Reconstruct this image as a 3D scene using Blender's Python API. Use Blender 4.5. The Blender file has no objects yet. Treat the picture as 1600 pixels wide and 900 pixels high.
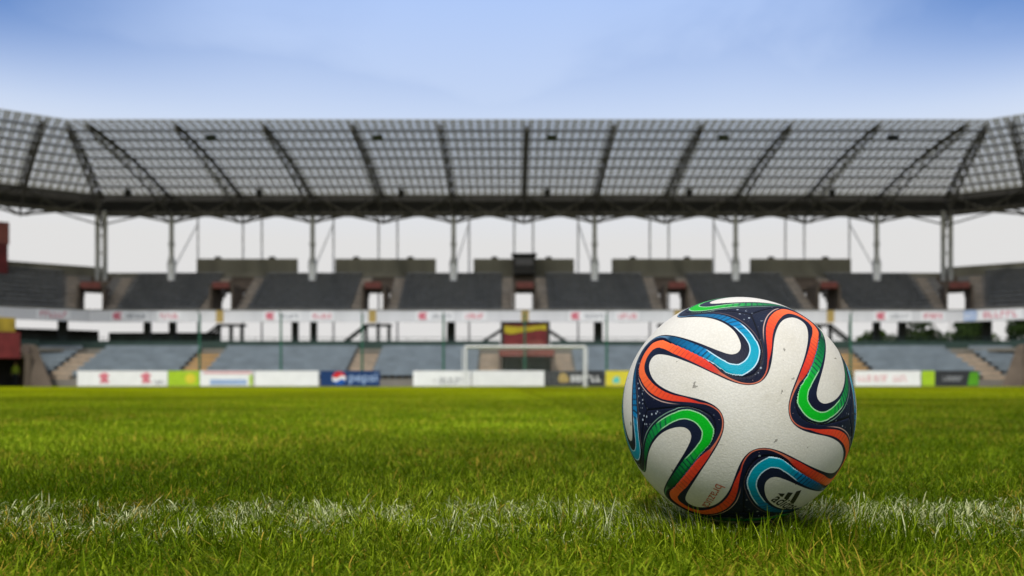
import bpy, bmesh, math, random
import numpy as np
from mathutils import Vector, Matrix

rnd = random.Random(7)
rng = np.random.default_rng(11)
scene = bpy.context.scene
C = scene.collection
PI = math.pi

# ------------------------------------------------------------------ helpers
def tag(o, label=None, cat=None, group=None, kind=None):
    if label: o['label'] = label
    if cat: o['category'] = cat
    if group: o['group'] = group
    if kind: o['kind'] = kind
    return o

def empty(name, loc=(0, 0, 0), rz=0.0):
    o = bpy.data.objects.new(name, None)
    o.empty_display_size = 0.3
    o.location = loc
    o.rotation_euler = (0, 0, rz)
    C.objects.link(o)
    return o

class MB:
    """collects shapes; build() links them as one mesh object"""
    def __init__(s):
        s.v = []; s.f = []; s.sm = []
    def add(s, vs, fs, smooth=False):
        b = len(s.v)
        s.v.extend([tuple(p) for p in vs])
        s.f.extend([tuple(i + b for i in f) for f in fs])
        s.sm.extend([smooth] * len(fs))
        return s
    def box(s, x0, x1, y0, y1, z0, z1):
        return s.add([(x0,y0,z0),(x1,y0,z0),(x1,y1,z0),(x0,y1,z0),(x0,y0,z1),(x1,y0,z1),(x1,y1,z1),(x0,y1,z1)],
                     [(0,3,2,1),(4,5,6,7),(0,1,5,4),(1,2,6,5),(2,3,7,6),(3,0,4,7)])
    def bbox(s, x0, x1, y0, y1, z0, z1, b=0.01):
        """box with bevelled edges"""
        bm = bmesh.new()
        bmesh.ops.create_cube(bm, size=1)
        for v in bm.verts:
            v.co = Vector(((x0+x1)/2 + v.co.x*(x1-x0), (y0+y1)/2 + v.co.y*(y1-y0), (z0+z1)/2 + v.co.z*(z1-z0)))
        bmesh.ops.bevel(bm, geom=bm.edges[:], offset=b, segments=2, affect='EDGES')
        bm.verts.index_update()
        s.add([v.co[:] for v in bm.verts], [[v.index for v in f.verts] for f in bm.faces])
        bm.free()
        return s
    def wedge(s, xa0, xb0, xa1, xb1, y0, y1, z0, z1):
        """box whose x limits differ at the front (y0) and the back (y1)"""
        return s.add([(xa0,y0,z0),(xb0,y0,z0),(xb1,y1,z0),(xa1,y1,z0),(xa0,y0,z1),(xb0,y0,z1),(xb1,y1,z1),(xa1,y1,z1)],
                     [(0,3,2,1),(4,5,6,7),(0,1,5,4),(1,2,6,5),(2,3,7,6),(3,0,4,7)])
    def tube(s, a, b, r0, r1=None, n=8, smooth=True):
        r1 = r0 if r1 is None else r1
        a = Vector(a); b = Vector(b); d = (b - a).normalized()
        u = d.orthogonal().normalized(); w = d.cross(u)
        vs = []
        for p, r in ((a, r0), (b, r1)):
            for i in range(n):
                t = 2*PI*i/n
                vs.append(p + (u*math.cos(t) + w*math.sin(t))*r)
        fs = [(i, (i+1) % n, n + (i+1) % n, n + i) for i in range(n)]
        s.add(vs, fs, smooth)
        s.add(vs[:n], [tuple(range(n))[::-1]]); s.add(vs[n:], [tuple(range(n))])
        return s
    def prism(s, pts, y0, y1):
        """polygon in x,z extruded along y"""
        n = len(pts)
        vs = [(p[0], y0, p[1]) for p in pts] + [(p[0], y1, p[1]) for p in pts]
        fs = [tuple(range(n)), tuple(range(2*n-1, n-1, -1))] + [(i, n+i, n+(i+1) % n, (i+1) % n) for i in range(n)]
        return s.add(vs, fs)
    def build(s, name, mat, parent=None, loc=None):
        me = bpy.data.meshes.new(name)
        me.from_pydata(s.v, [], s.f)
        me.polygons.foreach_set('use_smooth', s.sm)
        me.update()
        bm = bmesh.new(); bm.from_mesh(me)
        bmesh.ops.recalc_face_normals(bm, faces=bm.faces[:])
        bm.to_mesh(me); bm.free()
        me.materials.append(mat)
        o = bpy.data.objects.new(name, me)
        C.objects.link(o)
        if parent is not None: o.parent = parent
        if loc is not None: o.location = loc
        return o

def copy_tree(o, parent=None):
    c = o.copy(); C.objects.link(c)
    if parent is not None: c.parent = parent
    for ch in list(o.children): copy_tree(ch, c)
    return c

def srgb(r, g, b):
    def f(c):
        c /= 255.0
        return c/12.92 if c <= 0.04045 else ((c + 0.055)/1.055)**2.4
    return (f(r), f(g), f(b))

def mat(name, col, rough=0.6, metal=0.0, var=0.18, scale=1.5, spec=0.3, bump=0.0, streak=False):
    """principled material, its colour broken up by object-space noise at two scales"""
    m = bpy.data.materials.new(name); m.use_nodes = True
    nt = m.node_tree; N = nt.nodes; L = nt.links
    p = N['Principled BSDF']
    p.inputs['Roughness'].default_value = rough
    p.inputs['Metallic'].default_value = metal
    p.inputs['Specular IOR Level'].default_value = spec
    tc = N.new('ShaderNodeTexCoord')
    src = tc.outputs['Object']
    if streak:
        mp = N.new('ShaderNodeMapping'); mp.inputs['Scale'].default_value = (1, 1, 0.15)
        L.new(src, mp.inputs['Vector']); src = mp.outputs['Vector']
    n1 = N.new('ShaderNodeTexNoise'); n1.inputs['Scale'].default_value = scale; n1.inputs['Detail'].default_value = 6
    L.new(src, n1.inputs['Vector'])
    mr = N.new('ShaderNodeMapRange'); mr.inputs['From Min'].default_value = 0.3; mr.inputs['From Max'].default_value = 0.7
    mr.inputs['To Min'].default_value = 1 - var; mr.inputs['To Max'].default_value = 1 + var
    L.new(n1.outputs['Fac'], mr.inputs['Value'])
    mx = N.new('ShaderNodeVectorMath'); mx.operation = 'SCALE'
    mx.inputs[0].default_value = col
    L.new(mr.outputs['Result'], mx.inputs['Scale'])
    L.new(mx.outputs['Vector'], p.inputs['Base Color'])
    if bump:
        n2 = N.new('ShaderNodeTexNoise'); n2.inputs['Scale'].default_value = scale*12; n2.inputs['Detail'].default_value = 4
        L.new(tc.outputs['Object'], n2.inputs['Vector'])
        bp = N.new('ShaderNodeBump'); bp.inputs['Strength'].default_value = bump
        L.new(n2.outputs['Fac'], bp.inputs['Height']); L.new(bp.outputs['Normal'], p.inputs['Normal'])
    return m

M = {
    'concrete': mat('concrete', (.20, .185, .15), .85, bump=.3, scale=.5, var=.25),
    'parapet': mat('parapet_concrete', (.17, .16, .12), .85, bump=.3, scale=.6, var=.2, streak=True),
    'walkway': mat('brown_concrete', (.13, .10, .075), .85, scale=.8, var=.25),
    'step': mat('terrace_step', (.21, .20, .185), .85, scale=.8, var=.2),
    'stair': mat('upper_stair', (.38, .31, .235), .85, scale=2, var=.2),
    'tan': mat('tan_stair', (.40, .31, .22), .8, scale=2, var=.22),
    'ochre': mat('ochre_stair', (.48, .29, .09), .8, scale=2, var=.22),
    'fascia': mat('fascia_panel', (.74, .74, .745), .5, scale=.8, var=.08, streak=True),
    'seat_dark': mat('charcoal_seat', (.19, .195, .195), .45, scale=3, var=.3),
    'seat_light': mat('grey_blue_seat', (.205, .245, .27), .5, scale=1.2, var=.16),
    'steel': mat('weathered_steel', (.085, .08, .062), .55, .3, scale=2),
    'steel_pale': mat('pale_steel', (.40, .40, .37), .5, .2, scale=2),
    'post': mat('grey_post', (.80, .80, .80), .5, .1, scale=2),
    'white': mat('white_paint', (.85, .85, .83), .4, scale=2, var=.06),
    'dark': mat('dark_panel', (.032, .03, .026), .7, scale=1, var=.3),
    'black': mat('black_metal', (.018, .018, .018), .5, scale=3),
    'rail_green': mat('dark_green_rail', (.03, .055, .045), .6, scale=1),
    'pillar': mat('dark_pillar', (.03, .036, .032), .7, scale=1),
    'red': mat('red_sign', (.21, .06, .045), .5, scale=2, var=.15),
    'dark_red': mat('dark_red_panel', (.16, .022, .022), .6, scale=1.2, var=.3),
    'redlogo': mat('red_print', (.70, .20, .25), .5, scale=3, var=.1),
    'pink': mat('pink_print', (.75, .38, .40), .5, scale=3, var=.1),
    'greytext': mat('grey_print', (.32, .33, .35), .5, scale=3, var=.1),
    'dark_yellow': mat('dark_yellow_panel', (.34, .24, .025), .6, scale=1.2, var=.3),
    'gold': mat('gold_print', (.45, .32, .10), .5, scale=3, var=.15),
    'green_pole': mat('green_pole_paint', (.025, .13, .075), .45, scale=2),
    'green_dark': mat('dark_green_panel', (.02, .055, .035), .6, scale=1.2, var=.3),
    'b_white': mat('board_white', (.90, .90, .90), .35, scale=1.5, var=.05),
    'b_lime': mat('board_lime', (.40, .60, .03), .4, scale=2, var=.1),
    'b_navy': mat('board_navy', (.012, .045, .15), .35, scale=2, var=.1),
    'b_char': mat('board_charcoal', (.04, .042, .048), .4, scale=2, var=.1),
    'b_yellow': mat('board_yellow', (.72, .62, .05), .4, scale=2, var=.08),
    'b_mustard': mat('billboard_yellow', (.42, .34, .015), .5, scale=1.5, var=.2),
    'b_cyan': mat('board_cyan', (.12, .55, .50), .4, scale=2, var=.1),
    'b_blue': mat('board_blue', (.35, .48, .72), .4, scale=2, var=.08),
    'b_green': mat('board_green', (.10, .34, .02), .4, scale=2, var=.1),
    'logo_blue': mat('logo_blue', (.01, .10, .42), .35, scale=2, var=.05),
    'logo_red': mat('logo_red', (.65, .02, .03), .35, scale=2, var=.05),
    'glasspane': mat('dark_glass', (.02, .025, .03), .1, scale=1, spec=.6),
    'net': mat('net_cord', (.55, .56, .55), .7, scale=4),
    'vest': mat('vest_fabric', (.30, .37, .03), .6, scale=8),
    'trouser': mat('dark_trousers', (.02, .022, .03), .8, scale=8),
    'skin': mat('skin', (.45, .27, .20), .55, scale=8, var=.08),
    'hair': mat('hair', (.03, .02, .015), .6, scale=20),
    'bark': mat('bark', (.09, .07, .05), .9, scale=3, var=.4),
}

# ------------------------------------------------------------------ camera (the place is laid out in metres, camera at the origin looking along +y)
CAMZ = 0.147
F_PX, HY = 1350.0, 601.0
cam_d = bpy.data.cameras.new('camera')
cam = bpy.data.objects.new('camera', cam_d); C.objects.link(cam)
cam.location = (0, 0, CAMZ); cam.rotation_euler = (PI/2, 0, 0)
cam_d.sensor_width = 36; cam_d.lens = 36*F_PX/1600
cam_d.shift_y = (HY - 450)/1600
cam_d.clip_start = 0.05; cam_d.clip_end = 3000
cam_d.dof.use_dof = True; cam_d.dof.focus_distance = 0.765; cam_d.dof.aperture_fstop = 6.8
scene.camera = cam

# ------------------------------------------------------------------ sky and sun
SUN_EL, SUN_AZ = math.radians(51), math.radians(197)      # azimuth clockwise from +y: behind the camera, to its left
w = bpy.data.worlds.new('World'); scene.world = w; w.use_nodes = True
nt = w.node_tree; N = nt.nodes; L = nt.links
bg = N['Background']; bg.inputs['Strength'].default_value = 0.10
sky = N.new('ShaderNodeTexSky'); sky.sky_type = 'NISHITA'; sky.sun_disc = False
sky.sun_elevation = SUN_EL; sky.sun_rotation = SUN_AZ
sky.air_density = 1.0; sky.dust_density = 0.4; sky.ozone_density = 4.0
tc = N.new('ShaderNodeTexCoord')
sep = N.new('ShaderNodeSeparateXYZ'); L.new(tc.outputs['Generated'], sep.inputs[0])
# cloud sheet: direction divided by height gives a flat layer overhead
zz = N.new('ShaderNodeMath'); zz.operation = 'MAXIMUM'; zz.inputs[1].default_value = 0.0; L.new(sep.outputs['Z'], zz.inputs[0])
za = N.new('ShaderNodeMath'); za.operation = 'ADD'; za.inputs[1].default_value = 0.22; L.new(zz.outputs[0], za.inputs[0])
dv = N.new('ShaderNodeVectorMath'); dv.operation = 'DIVIDE'; L.new(tc.outputs['Generated'], dv.inputs[0])
cb = N.new('ShaderNodeCombineXYZ')
for k in ('X', 'Y', 'Z'): L.new(za.outputs[0], cb.inputs[k])
L.new(cb.outputs[0], dv.inputs[1])
cn = N.new('ShaderNodeTexNoise'); cn.inputs['Scale'].default_value = 1.05; cn.inputs['Detail'].default_value = 7
cn.inputs['Roughness'].default_value = 0.5; cn.inputs['Distortion'].default_value = 0.5
L.new(dv.outputs[0], cn.inputs['Vector'])
cr = N.new('ShaderNodeMapRange'); cr.interpolation_type = 'SMOOTHSTEP'
cr.inputs['From Min'].default_value = 0.36; cr.inputs['From Max'].default_value = 0.66
cr.inputs['To Min'].default_value = 0.22; cr.inputs['To Max'].default_value = 0.80
L.new(cn.outputs['Fac'], cr.inputs['Value'])
# more cloud towards the horizon (looking through the layer edge on) and overhead
hz = N.new('ShaderNodeMapRange'); hz.interpolation_type = 'SMOOTHSTEP'
hz.inputs['From Min'].default_value = 0.18; hz.inputs['From Max'].default_value = 0.60
hz.inputs['To Min'].default_value = 1.0; hz.inputs['To Max'].default_value = 0.0
L.new(sep.outputs['Z'], hz.inputs['Value'])
ov = N.new('ShaderNodeMapRange'); ov.interpolation_type = 'SMOOTHSTEP'
ov.inputs['From Min'].default_value = 0.48; ov.inputs['From Max'].default_value = 0.75
ov.inputs['To Min'].default_value = 0.0; ov.inputs['To Max'].default_value = 0.85
L.new(sep.outputs['Z'], ov.inputs['Value'])
m1 = N.new('ShaderNodeMath'); m1.operation = 'MAXIMUM'; L.new(cr.outputs[0], m1.inputs[0]); L.new(hz.outputs[0], m1.inputs[1])
m2 = N.new('ShaderNodeMath'); m2.operation = 'MAXIMUM'; L.new(m1.outputs[0], m2.inputs[0]); L.new(ov.outputs[0], m2.inputs[1])
ccol = N.new('ShaderNodeValToRGB')
ccol.color_ramp.elements[0].position = 0.0; ccol.color_ramp.elements[0].color = (7.5, 7.35, 7.2, 1)
ccol.color_ramp.elements[1].position = 1.0; ccol.color_ramp.elements[1].color = (12.5, 12., 11.5, 1)
e = ccol.color_ramp.elements.new(0.16); e.color = (7.55, 7.5, 7.45, 1)
e = ccol.color_ramp.elements.new(0.28); e.color = (7.2, 8.1, 9.6, 1)
e = ccol.color_ramp.elements.new(0.42); e.color = (5.2, 6.9, 10.6, 1)
e = ccol.color_ramp.elements.new(0.65); e.color = (10.2, 10., 9.8, 1)
L.new(sep.outputs['Z'], ccol.inputs['Fac'])
mx = N.new('ShaderNodeMixRGB'); # the cloud breaks up to either side of the stand
xa_ = N.new('ShaderNodeMath'); xa_.operation = 'ABSOLUTE'; L.new(sep.outputs['X'], xa_.inputs[0])
xs_ = N.new('ShaderNodeMapRange'); xs_.interpolation_type = 'SMOOTHSTEP'; xs_.inputs['From Min'].default_value = .22; xs_.inputs['From Max'].default_value = .56
L.new(xa_.outputs[0], xs_.inputs['Value'])
zs_ = N.new('ShaderNodeMapRange'); zs_.interpolation_type = 'SMOOTHSTEP'; zs_.inputs['From Min'].default_value = .25; zs_.inputs['From Max'].default_value = .40
L.new(sep.outputs['Z'], zs_.inputs['Value'])
br = N.new('ShaderNodeMath'); br.operation = 'MULTIPLY'; L.new(xs_.outputs[0], br.inputs[0]); L.new(zs_.outputs[0], br.inputs[1])
br2 = N.new('ShaderNodeMath'); br2.operation = 'MULTIPLY_ADD'; br2.inputs[1].default_value = -.95; br2.inputs[2].default_value = 1; L.new(br.outputs[0], br2.inputs[0])
m3 = N.new('ShaderNodeMath'); m3.operation = 'MULTIPLY'; L.new(m1.outputs[0], m3.inputs[0]); L.new(br2.outputs[0], m3.inputs[1])
L.new(m3.outputs[0], m2.inputs[0])
L.new(m2.outputs[0], mx.inputs['Fac'])
tint = N.new('ShaderNodeMixRGB'); tint.blend_type = 'MULTIPLY'; tint.inputs['Fac'].default_value = 1; tint.inputs['Color2'].default_value = (.30, .78, 1.30, 1)
L.new(sky.outputs[0], tint.inputs['Color1']); L.new(tint.outputs[0], mx.inputs['Color1']); L.new(ccol.outputs['Color'], mx.inputs['Color2'])
# unseen sky behind the camera, brightened to keep the fascia lit
yb = N.new('ShaderNodeMapRange'); yb.interpolation_type = 'SMOOTHSTEP'
yb.inputs['From Min'].default_value = 0.15; yb.inputs['From Max'].default_value = -0.5
yb.inputs['To Min'].default_value = 0.0; yb.inputs['To Max'].default_value = 1.0
L.new(sep.outputs['Y'], yb.inputs['Value'])
sc_ = N.new('ShaderNodeMixRGB'); sc_.blend_type = 'MULTIPLY'; sc_.inputs['Color2'].default_value = (1.25, 1.18, 1.08, 1)
L.new(mx.outputs[0], sc_.inputs['Color1']); L.new(yb.outputs[0], sc_.inputs['Fac'])
L.new(sc_.outputs[0], bg.inputs['Color'])

sd = bpy.data.lights.new('sun', 'SUN'); sd.energy = 2.7; sd.angle = math.radians(6); sd.color = (1, .965, .91)
so = bpy.data.objects.new('sun', sd); C.objects.link(so)
dirv = Vector((math.sin(SUN_AZ)*math.cos(SUN_EL), math.cos(SUN_AZ)*math.cos(SUN_EL), math.sin(SUN_EL)))
so.rotation_euler = dirv.to_track_quat('Z', 'Y').to_euler()
so.location = dirv*200
vs = scene.view_settings
vs.view_transform = 'Standard'; vs.look = 'None'; vs.exposure = 0; vs.gamma = 1; vs.use_curve_mapping = False
QUARTER = [(-0.1534, -0.1946, 0.9688), (-0.1222, -0.2193, 0.968), (-0.0957, -0.2487, 0.9638), (-0.0735, -0.281, 0.9569), (-0.0546, -0.3148, 0.9476), (-0.0383, -0.3493, 0.9362), (-0.0241, -0.384, 0.923), (-0.0112, -0.4186, 0.9081), (0.0012, -0.4527, 0.8916), (0.0133, -0.4862, 0.8738), (0.0249, -0.519, 0.8544), (0.0363, -0.551, 0.8337), (0.0478, -0.5822, 0.8117), (0.0594, -0.6123, 0.7884), (0.0711, -0.6414, 0.7639), (0.083, -0.6695, 0.7382), (0.0947, -0.6964, 0.7113), (0.1064, -0.7223, 0.6834), (0.118, -0.7469, 0.6543), (0.1299, -0.7703, 0.6243), (0.1423, -0.7922, 0.5935), (0.1557, -0.8124, 0.5619), (0.1702, -0.8309, 0.5298), (0.187, -0.8471, 0.4975), (0.2104, -0.8585, 0.4676), (0.2453, -0.8589, 0.4496), (0.2823, -0.846, 0.4523), (0.3109, -0.8256, 0.4709), (0.3308, -0.8026, 0.4964), (0.3457, -0.7783, 0.5242), (0.357, -0.753, 0.5528), (0.364, -0.727, 0.5822), (0.3669, -0.7007, 0.6119), (0.3663, -0.674, 0.6415), (0.3621, -0.6474, 0.6707), (0.3551, -0.6204, 0.6992), (0.346, -0.5933, 0.7269), (0.3344, -0.566, 0.7535), (0.3205, -0.5389, 0.7791), (0.3043, -0.5118, 0.8034), (0.2866, -0.4846, 0.8265), (0.2678, -0.457, 0.8482), (0.2487, -0.4287, 0.8686), (0.2296, -0.3994, 0.8876), (0.2111, -0.3688, 0.9052), (0.194, -0.3367, 0.9214), (0.18, -0.3024, 0.936), (0.1712, -0.2658, 0.9487), (0.1695, -0.2274, 0.9589), (0.1772, -0.189, 0.9659)]
BALL_M = [[-0.72483, 0.08214, -0.68401], [0.68282, -0.04622, -0.72912], [-0.09151, -0.99555, -0.02258]]
# ------------------------------------------------------------------ football
BALL_C = Vector((0.2185, 0.8447, CAMZ - 0.0248)); BR = 0.11
BM = np.array(BALL_M); Q = np.array(QUARTER)
def rotz(a): return np.array([[math.cos(a), -math.sin(a), 0], [math.sin(a), math.cos(a), 0], [0, 0, 1]])
full = np.concatenate([Q @ rotz(k*PI/2).T for k in range(4)])
# denser outline of one panel (periodic cubic through the sampled points)
def catmull(P, n):
    out = []
    m = len(P)
    for i in range(m):
        p0, p1, p2, p3 = P[i-1], P[i], P[(i+1) % m], P[(i+2) % m]
        for k in range(n):
            t = k/n
            out.append(.5*((2*p1) + (-p0+p2)*t + (2*p0-5*p1+4*p2-p3)*t*t + (-p0+3*p1-3*p2+p3)*t**3))
    o = np.array(out); return o/np.linalg.norm(o, axis=1)[:, None]
outline = catmull(full, 8)                       # 800 points, counter-clockwise seen from outside
NT = len(outline)
tang = np.roll(outline, -1, 0) - np.roll(outline, 1, 0); tang /= np.linalg.norm(tang, axis=1)[:, None]
nout = np.cross(tang, outline)                  # points away from the white panel
tpar = (np.arange(NT) % (NT//4))/(NT//4)
T_ = [0,.05,.10,.14,.17,.20,.25,.32,.38,.43,.46,.49,.52,.56,.61,.66,.71,.76,.80,.84,.87,.90,.94,.97,1]
D1 = [.7,.8,1.3,1.4,1.2,1.2,1.6,2.3,3.0,5.3,6.8,10.3,8.0,5.5,3.2,2.4,2.3,1.8,1.3,1.8,2.4,1.7,1.1,.7,.7]
D2 = [1.6,1.9,2.7,3.8,6.0,7.4,9.2,10.8,12.0,13.2,15.8,21.6,17.5,13.5,11.4,10.3,9.2,7.2,5.6,4.3,3.7,2.8,2.1,1.7,1.6]
TONE = [0,0,0,.05,.25,.35,.45,.6,.78,.95,1,1,1,.97,.85,.72,.6,.5,.42,.35,.2,.1,.05,0,0]
HAT = [0,0,0,0,.15,.3,.5,.9,1,.4,0,0,0,.15,.8,1,.7,.4,.2,0,0,0,0,0,0]
NB = 192
g = np.tan(np.linspace(-PI/4, PI/4, NB+1))
verts = []; vid = {}; faces = []
def ball_grid():
    allv = []; allf = []; base = 0
    for ax in range(3):
        for sg in (1, -1):
            a, b = np.meshgrid(g, g, indexing='ij')
            P = np.zeros((NB+1, NB+1, 3)); P[..., ax] = sg; P[..., (ax+1) % 3] = a*sg; P[..., (ax+2) % 3] = b
            P = P.reshape(-1, 3); P /= np.linalg.norm(P, axis=1)[:, None]
            i = np.arange(NB)[:, None]*(NB+1) + np.arange(NB)[None, :]
            f = np.stack([i, i+NB+1, i+NB+2, i+1], -1).reshape(-1, 4) + base
            allv.append(P); allf.append(f); base += len(P)
    return np.concatenate(allv), np.concatenate(allf)
BV, BF = ball_grid()
key = np.round(BV*1e6).astype(np.int64)
_, first, inv = np.unique(key, axis=0, return_index=True, return_inverse=True)
inv = inv.reshape(-1); BV = BV[first]; BF = inv[BF]
loc = BV @ BM.T                                  # into the frame of the six panels
rots = []
def axr(a, s):
    K = np.array([[0, -a[2], a[1]], [a[2], 0, -a[0]], [-a[1], a[0], 0]]); c_, s_ = math.cos(s), math.sin(s)
    return np.eye(3) + s_*K + (1-c_)*K@K
rots = [(np.eye(3), 0), (axr(np.array([1., 0, 0]), PI), 0), (axr(np.array([1., 0, 0]), PI/2), 1), (axr(np.array([1., 0, 0]), -PI/2), 1),
        (axr(np.array([0, 1., 0]), PI/2), 2), (axr(np.array([0, 1., 0]), -PI/2), 2)]
nv = len(BV)
dist = np.full((6, nv), 999.); tt = np.zeros((6, nv))
for k, (Rk, _) in enumerate(rots):
    lp = loc @ Rk                                # inverse rotation: panel k onto the +z panel
    sel = np.where(lp[:, 2] > -0.1)[0]
    for ch in np.array_split(sel, max(1, len(sel)//12000)):
        dt = lp[ch] @ outline.T
        j = dt.argmax(1); mxd = dt[np.arange(len(ch)), j]
        sn = (lp[ch]*nout[j]).sum(1)
        dd = np.arccos(np.clip(mxd, -1, 1))
        dd = np.where(dd < .03, np.abs(np.arcsin(np.clip(sn, -1, 1))), dd)
        dist[k, ch] = np.sign(sn)*dd*BR*1000
        tt[k, ch] = tpar[j]
d1v = np.interp(tt, T_, D1); d2v = np.interp(tt, T_, D2)
score = dist - d2v*0.8
own = score.argmin(0); ar = np.arange(nv)
srt = np.sort(score, axis=0)
A_ = {'d_white': dist[own, ar], 'd_in': (dist - d1v)[own, ar], 'd_out': (dist - d2v)[own, ar],
      'tone': np.interp(tt, T_, TONE)[own, ar], 'hatch': np.interp(tt, T_, HAT)[own, ar], 'tpar': tt[own, ar],
      'hue': np.array([r[1] for r in rots], float)[own], 'seam': srt[1]-srt[0]}
groove = np.exp(-(A_['seam']/1.3)**2)
co = BV*(BR - 0.0009*groove)[:, None]
me = bpy.data.meshes.new('football')
me.vertices.add(nv); me.vertices.foreach_set('co', co.astype(np.float32).ravel())
nf = len(BF)
me.loops.add(nf*4); me.loops.foreach_set('vertex_index', BF.astype(np.int32).ravel())
me.polygons.add(nf); me.polygons.foreach_set('loop_start', np.arange(0, nf*4, 4, dtype=np.int32))
me.polygons.foreach_set('use_smooth', np.ones(nf, bool))
me.update(calc_edges=True); me.validate()
for nme, val in A_.items():
    at = me.attributes.new(nme, 'FLOAT', 'POINT'); at.data.foreach_set('value', val.astype(np.float32))
# make sure faces look outwards
if Vector(me.polygons[0].normal).dot(me.polygons[0].center) < 0: me.flip_normals()
ball = bpy.data.objects.new('football', me); C.objects.link(ball); ball.location = BALL_C
tag(ball, 'white football with orange, blue and green swirls resting on the white pitch line', 'football')

bmt = bpy.data.materials.new('ball_print'); bmt.use_nodes = True
nt = bmt.node_tree; N = nt.nodes; L = nt.links; P = N['Principled BSDF']
def attr(n):
    a = N.new('ShaderNodeAttribute'); a.attribute_name = n; return a.outputs['Fac']
def mth(op, a, b=None, clamp=False):
    m = N.new('ShaderNodeMath'); m.operation = op; m.use_clamp = clamp
    for i, x in enumerate((a, b)):
        if x is None: continue
        if isinstance(x, (int, float)): m.inputs[i].default_value = x
        else: L.new(x, m.inputs[i])
    return m.outputs[0]
def step(x, lo, hi):
    m = N.new('ShaderNodeMapRange'); m.interpolation_type = 'SMOOTHSTEP'
    m.inputs['From Min'].default_value = lo; m.inputs['From Max'].default_value = hi
    L.new(x, m.inputs['Value']); return m.outputs['Result']
def mixc(f, a, b):
    m = N.new('ShaderNodeMixRGB')
    if isinstance(f, (int, float)): m.inputs['Fac'].default_value = f
    else: L.new(f, m.inputs['Fac'])
    for k, x in (('Color1', a), ('Color2', b)):
        if isinstance(x, tuple): m.inputs[k].default_value = (*x[:3], 1)
        else: L.new(x, m.inputs[k])
    return m.outputs[0]
tcb = N.new('ShaderNodeTexCoord'); OB = tcb.outputs['Object']
def noise(scale, detail=4, rough=.5):
    n = N.new('ShaderNodeTexNoise'); n.inputs['Scale'].default_value = scale; n.inputs['Detail'].default_value = detail
    n.inputs['Roughness'].default_value = rough; L.new(OB, n.inputs['Vector']); return n.outputs['Fac']
a_w, a_i, a_o, a_t, a_h, a_p, a_hue, a_s = [attr(x) for x in ('d_white', 'd_in', 'd_out', 'tone', 'hatch', 'tpar', 'hue', 'seam')]
is_blue = mth('MULTIPLY', step(a_hue, .45, .55), mth('SUBTRACT', 1.0, step(a_hue, 1.45, 1.55)))
is_green = step(a_hue, 1.45, 1.55)
is_orange = mth('SUBTRACT', 1.0, step(a_hue, .45, .55))
def ramp(cols):
    r = N.new('ShaderNodeValToRGB'); el = r.color_ramp.elements
    el[0].position, el[0].color = cols[0][0], (*srgb(*cols[0][1]), 1)
    el[1].position, el[1].color = cols[-1][0], (*srgb(*cols[-1][1]), 1)
    for p_, c_ in cols[1:-1]:
        e_ = el.new(p_); e_.color = (*srgb(*c_), 1)
    L.new(a_t, r.inputs['Fac']); return r.outputs['Color']
c_or = ramp([(0, (196, 110, 84)), (.14, (190, 70, 50)), (.3, (206, 50, 38)), (.6, (232, 74, 42)), (1, (243, 106, 52))])
c_bl = ramp([(0, (90, 130, 160)), (.25, (8, 62, 92)), (.45, (8, 88, 130)), (.75, (4, 120, 176)), (.97, (0, 148, 176)), (1, (0, 154, 180))])
c_gr = ramp([(0, (80, 130, 90)), (.25, (4, 66, 36)), (.5, (10, 112, 56)), (.78, (24, 150, 70)), (.97, (12, 170, 42)), (1, (8, 174, 34))])
rib = mixc(is_blue, c_or, c_bl); rib = mixc(is_green, rib, c_gr)
# brushed dark hatching across the ribbons
hn = noise(34, 3); ph = mth('ADD', mth('MULTIPLY', a_p, 6.2832*42), mth('MULTIPLY', hn, 9.0))
ph = mth('ADD', ph, mth('MULTIPLY', a_o, .35))
hs = mth('MULTIPLY', step(mth('SINE', ph), .25, .85), a_h)
hs = mth('MULTIPLY', hs, step(noise(60, 2), .22, .5))
hs = mth('MULTIPLY', hs, mth('ADD', .80, mth('MULTIPLY', is_orange, -.50)))
NAVY = (.006, .008, .024)
rib = mixc(hs, rib, (.006, .020, .045))
# pale outlines on both edges of the ribbon round the lobe tips
tipm = step(a_t, .74, .82)
lin_o = mth('SUBTRACT', 1.0, step(mth('ABSOLUTE', mth('ADD', a_o, .55)), .35, .65))
lin_i = mth('SUBTRACT', 1.0, step(mth('ABSOLUTE', mth('SUBTRACT', a_i, .55)), .35, .65))
lin = mth('MULTIPLY', mth('MAXIMUM', lin_o, lin_i), tipm)
lin = mth('MULTIPLY', lin, mth('SUBTRACT', 1.0, is_orange))
pale = mixc(is_green, (.60, .78, .86), (.38, .66, .40))
rib = mixc(mth('MULTIPLY', lin, .85), rib, pale)
in_rib = mth('MULTIPLY', step(a_i, -.22, .22), mth('SUBTRACT', 1.0, step(a_o, -.22, .22)))
# navy field with printed stars where three panels meet
vor = N.new('ShaderNodeTexVoronoi'); vor.inputs['Scale'].default_value = 210; L.new(OB, vor.inputs['Vector'])
star = mth('SUBTRACT', 1.0, step(vor.outputs['Distance'], .14, .30))
star = mth('MULTIPLY', star, step(noise(75, 2), .46, .58))
star = mth('MULTIPLY', star, step(a_o, 3.2, 5.5))
navy = mixc(step(noise(18, 3), .35, .7), NAVY, (.010, .017, .040))
navy = mixc(mth('MULTIPLY', star, .75), navy, (.52, .60, .70))
sl = mth('SUBTRACT', 1.0, step(a_s, .6, 2.0))
navy = mixc(mth('MULTIPLY', sl, .8), navy, (.004, .005, .008))
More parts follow.
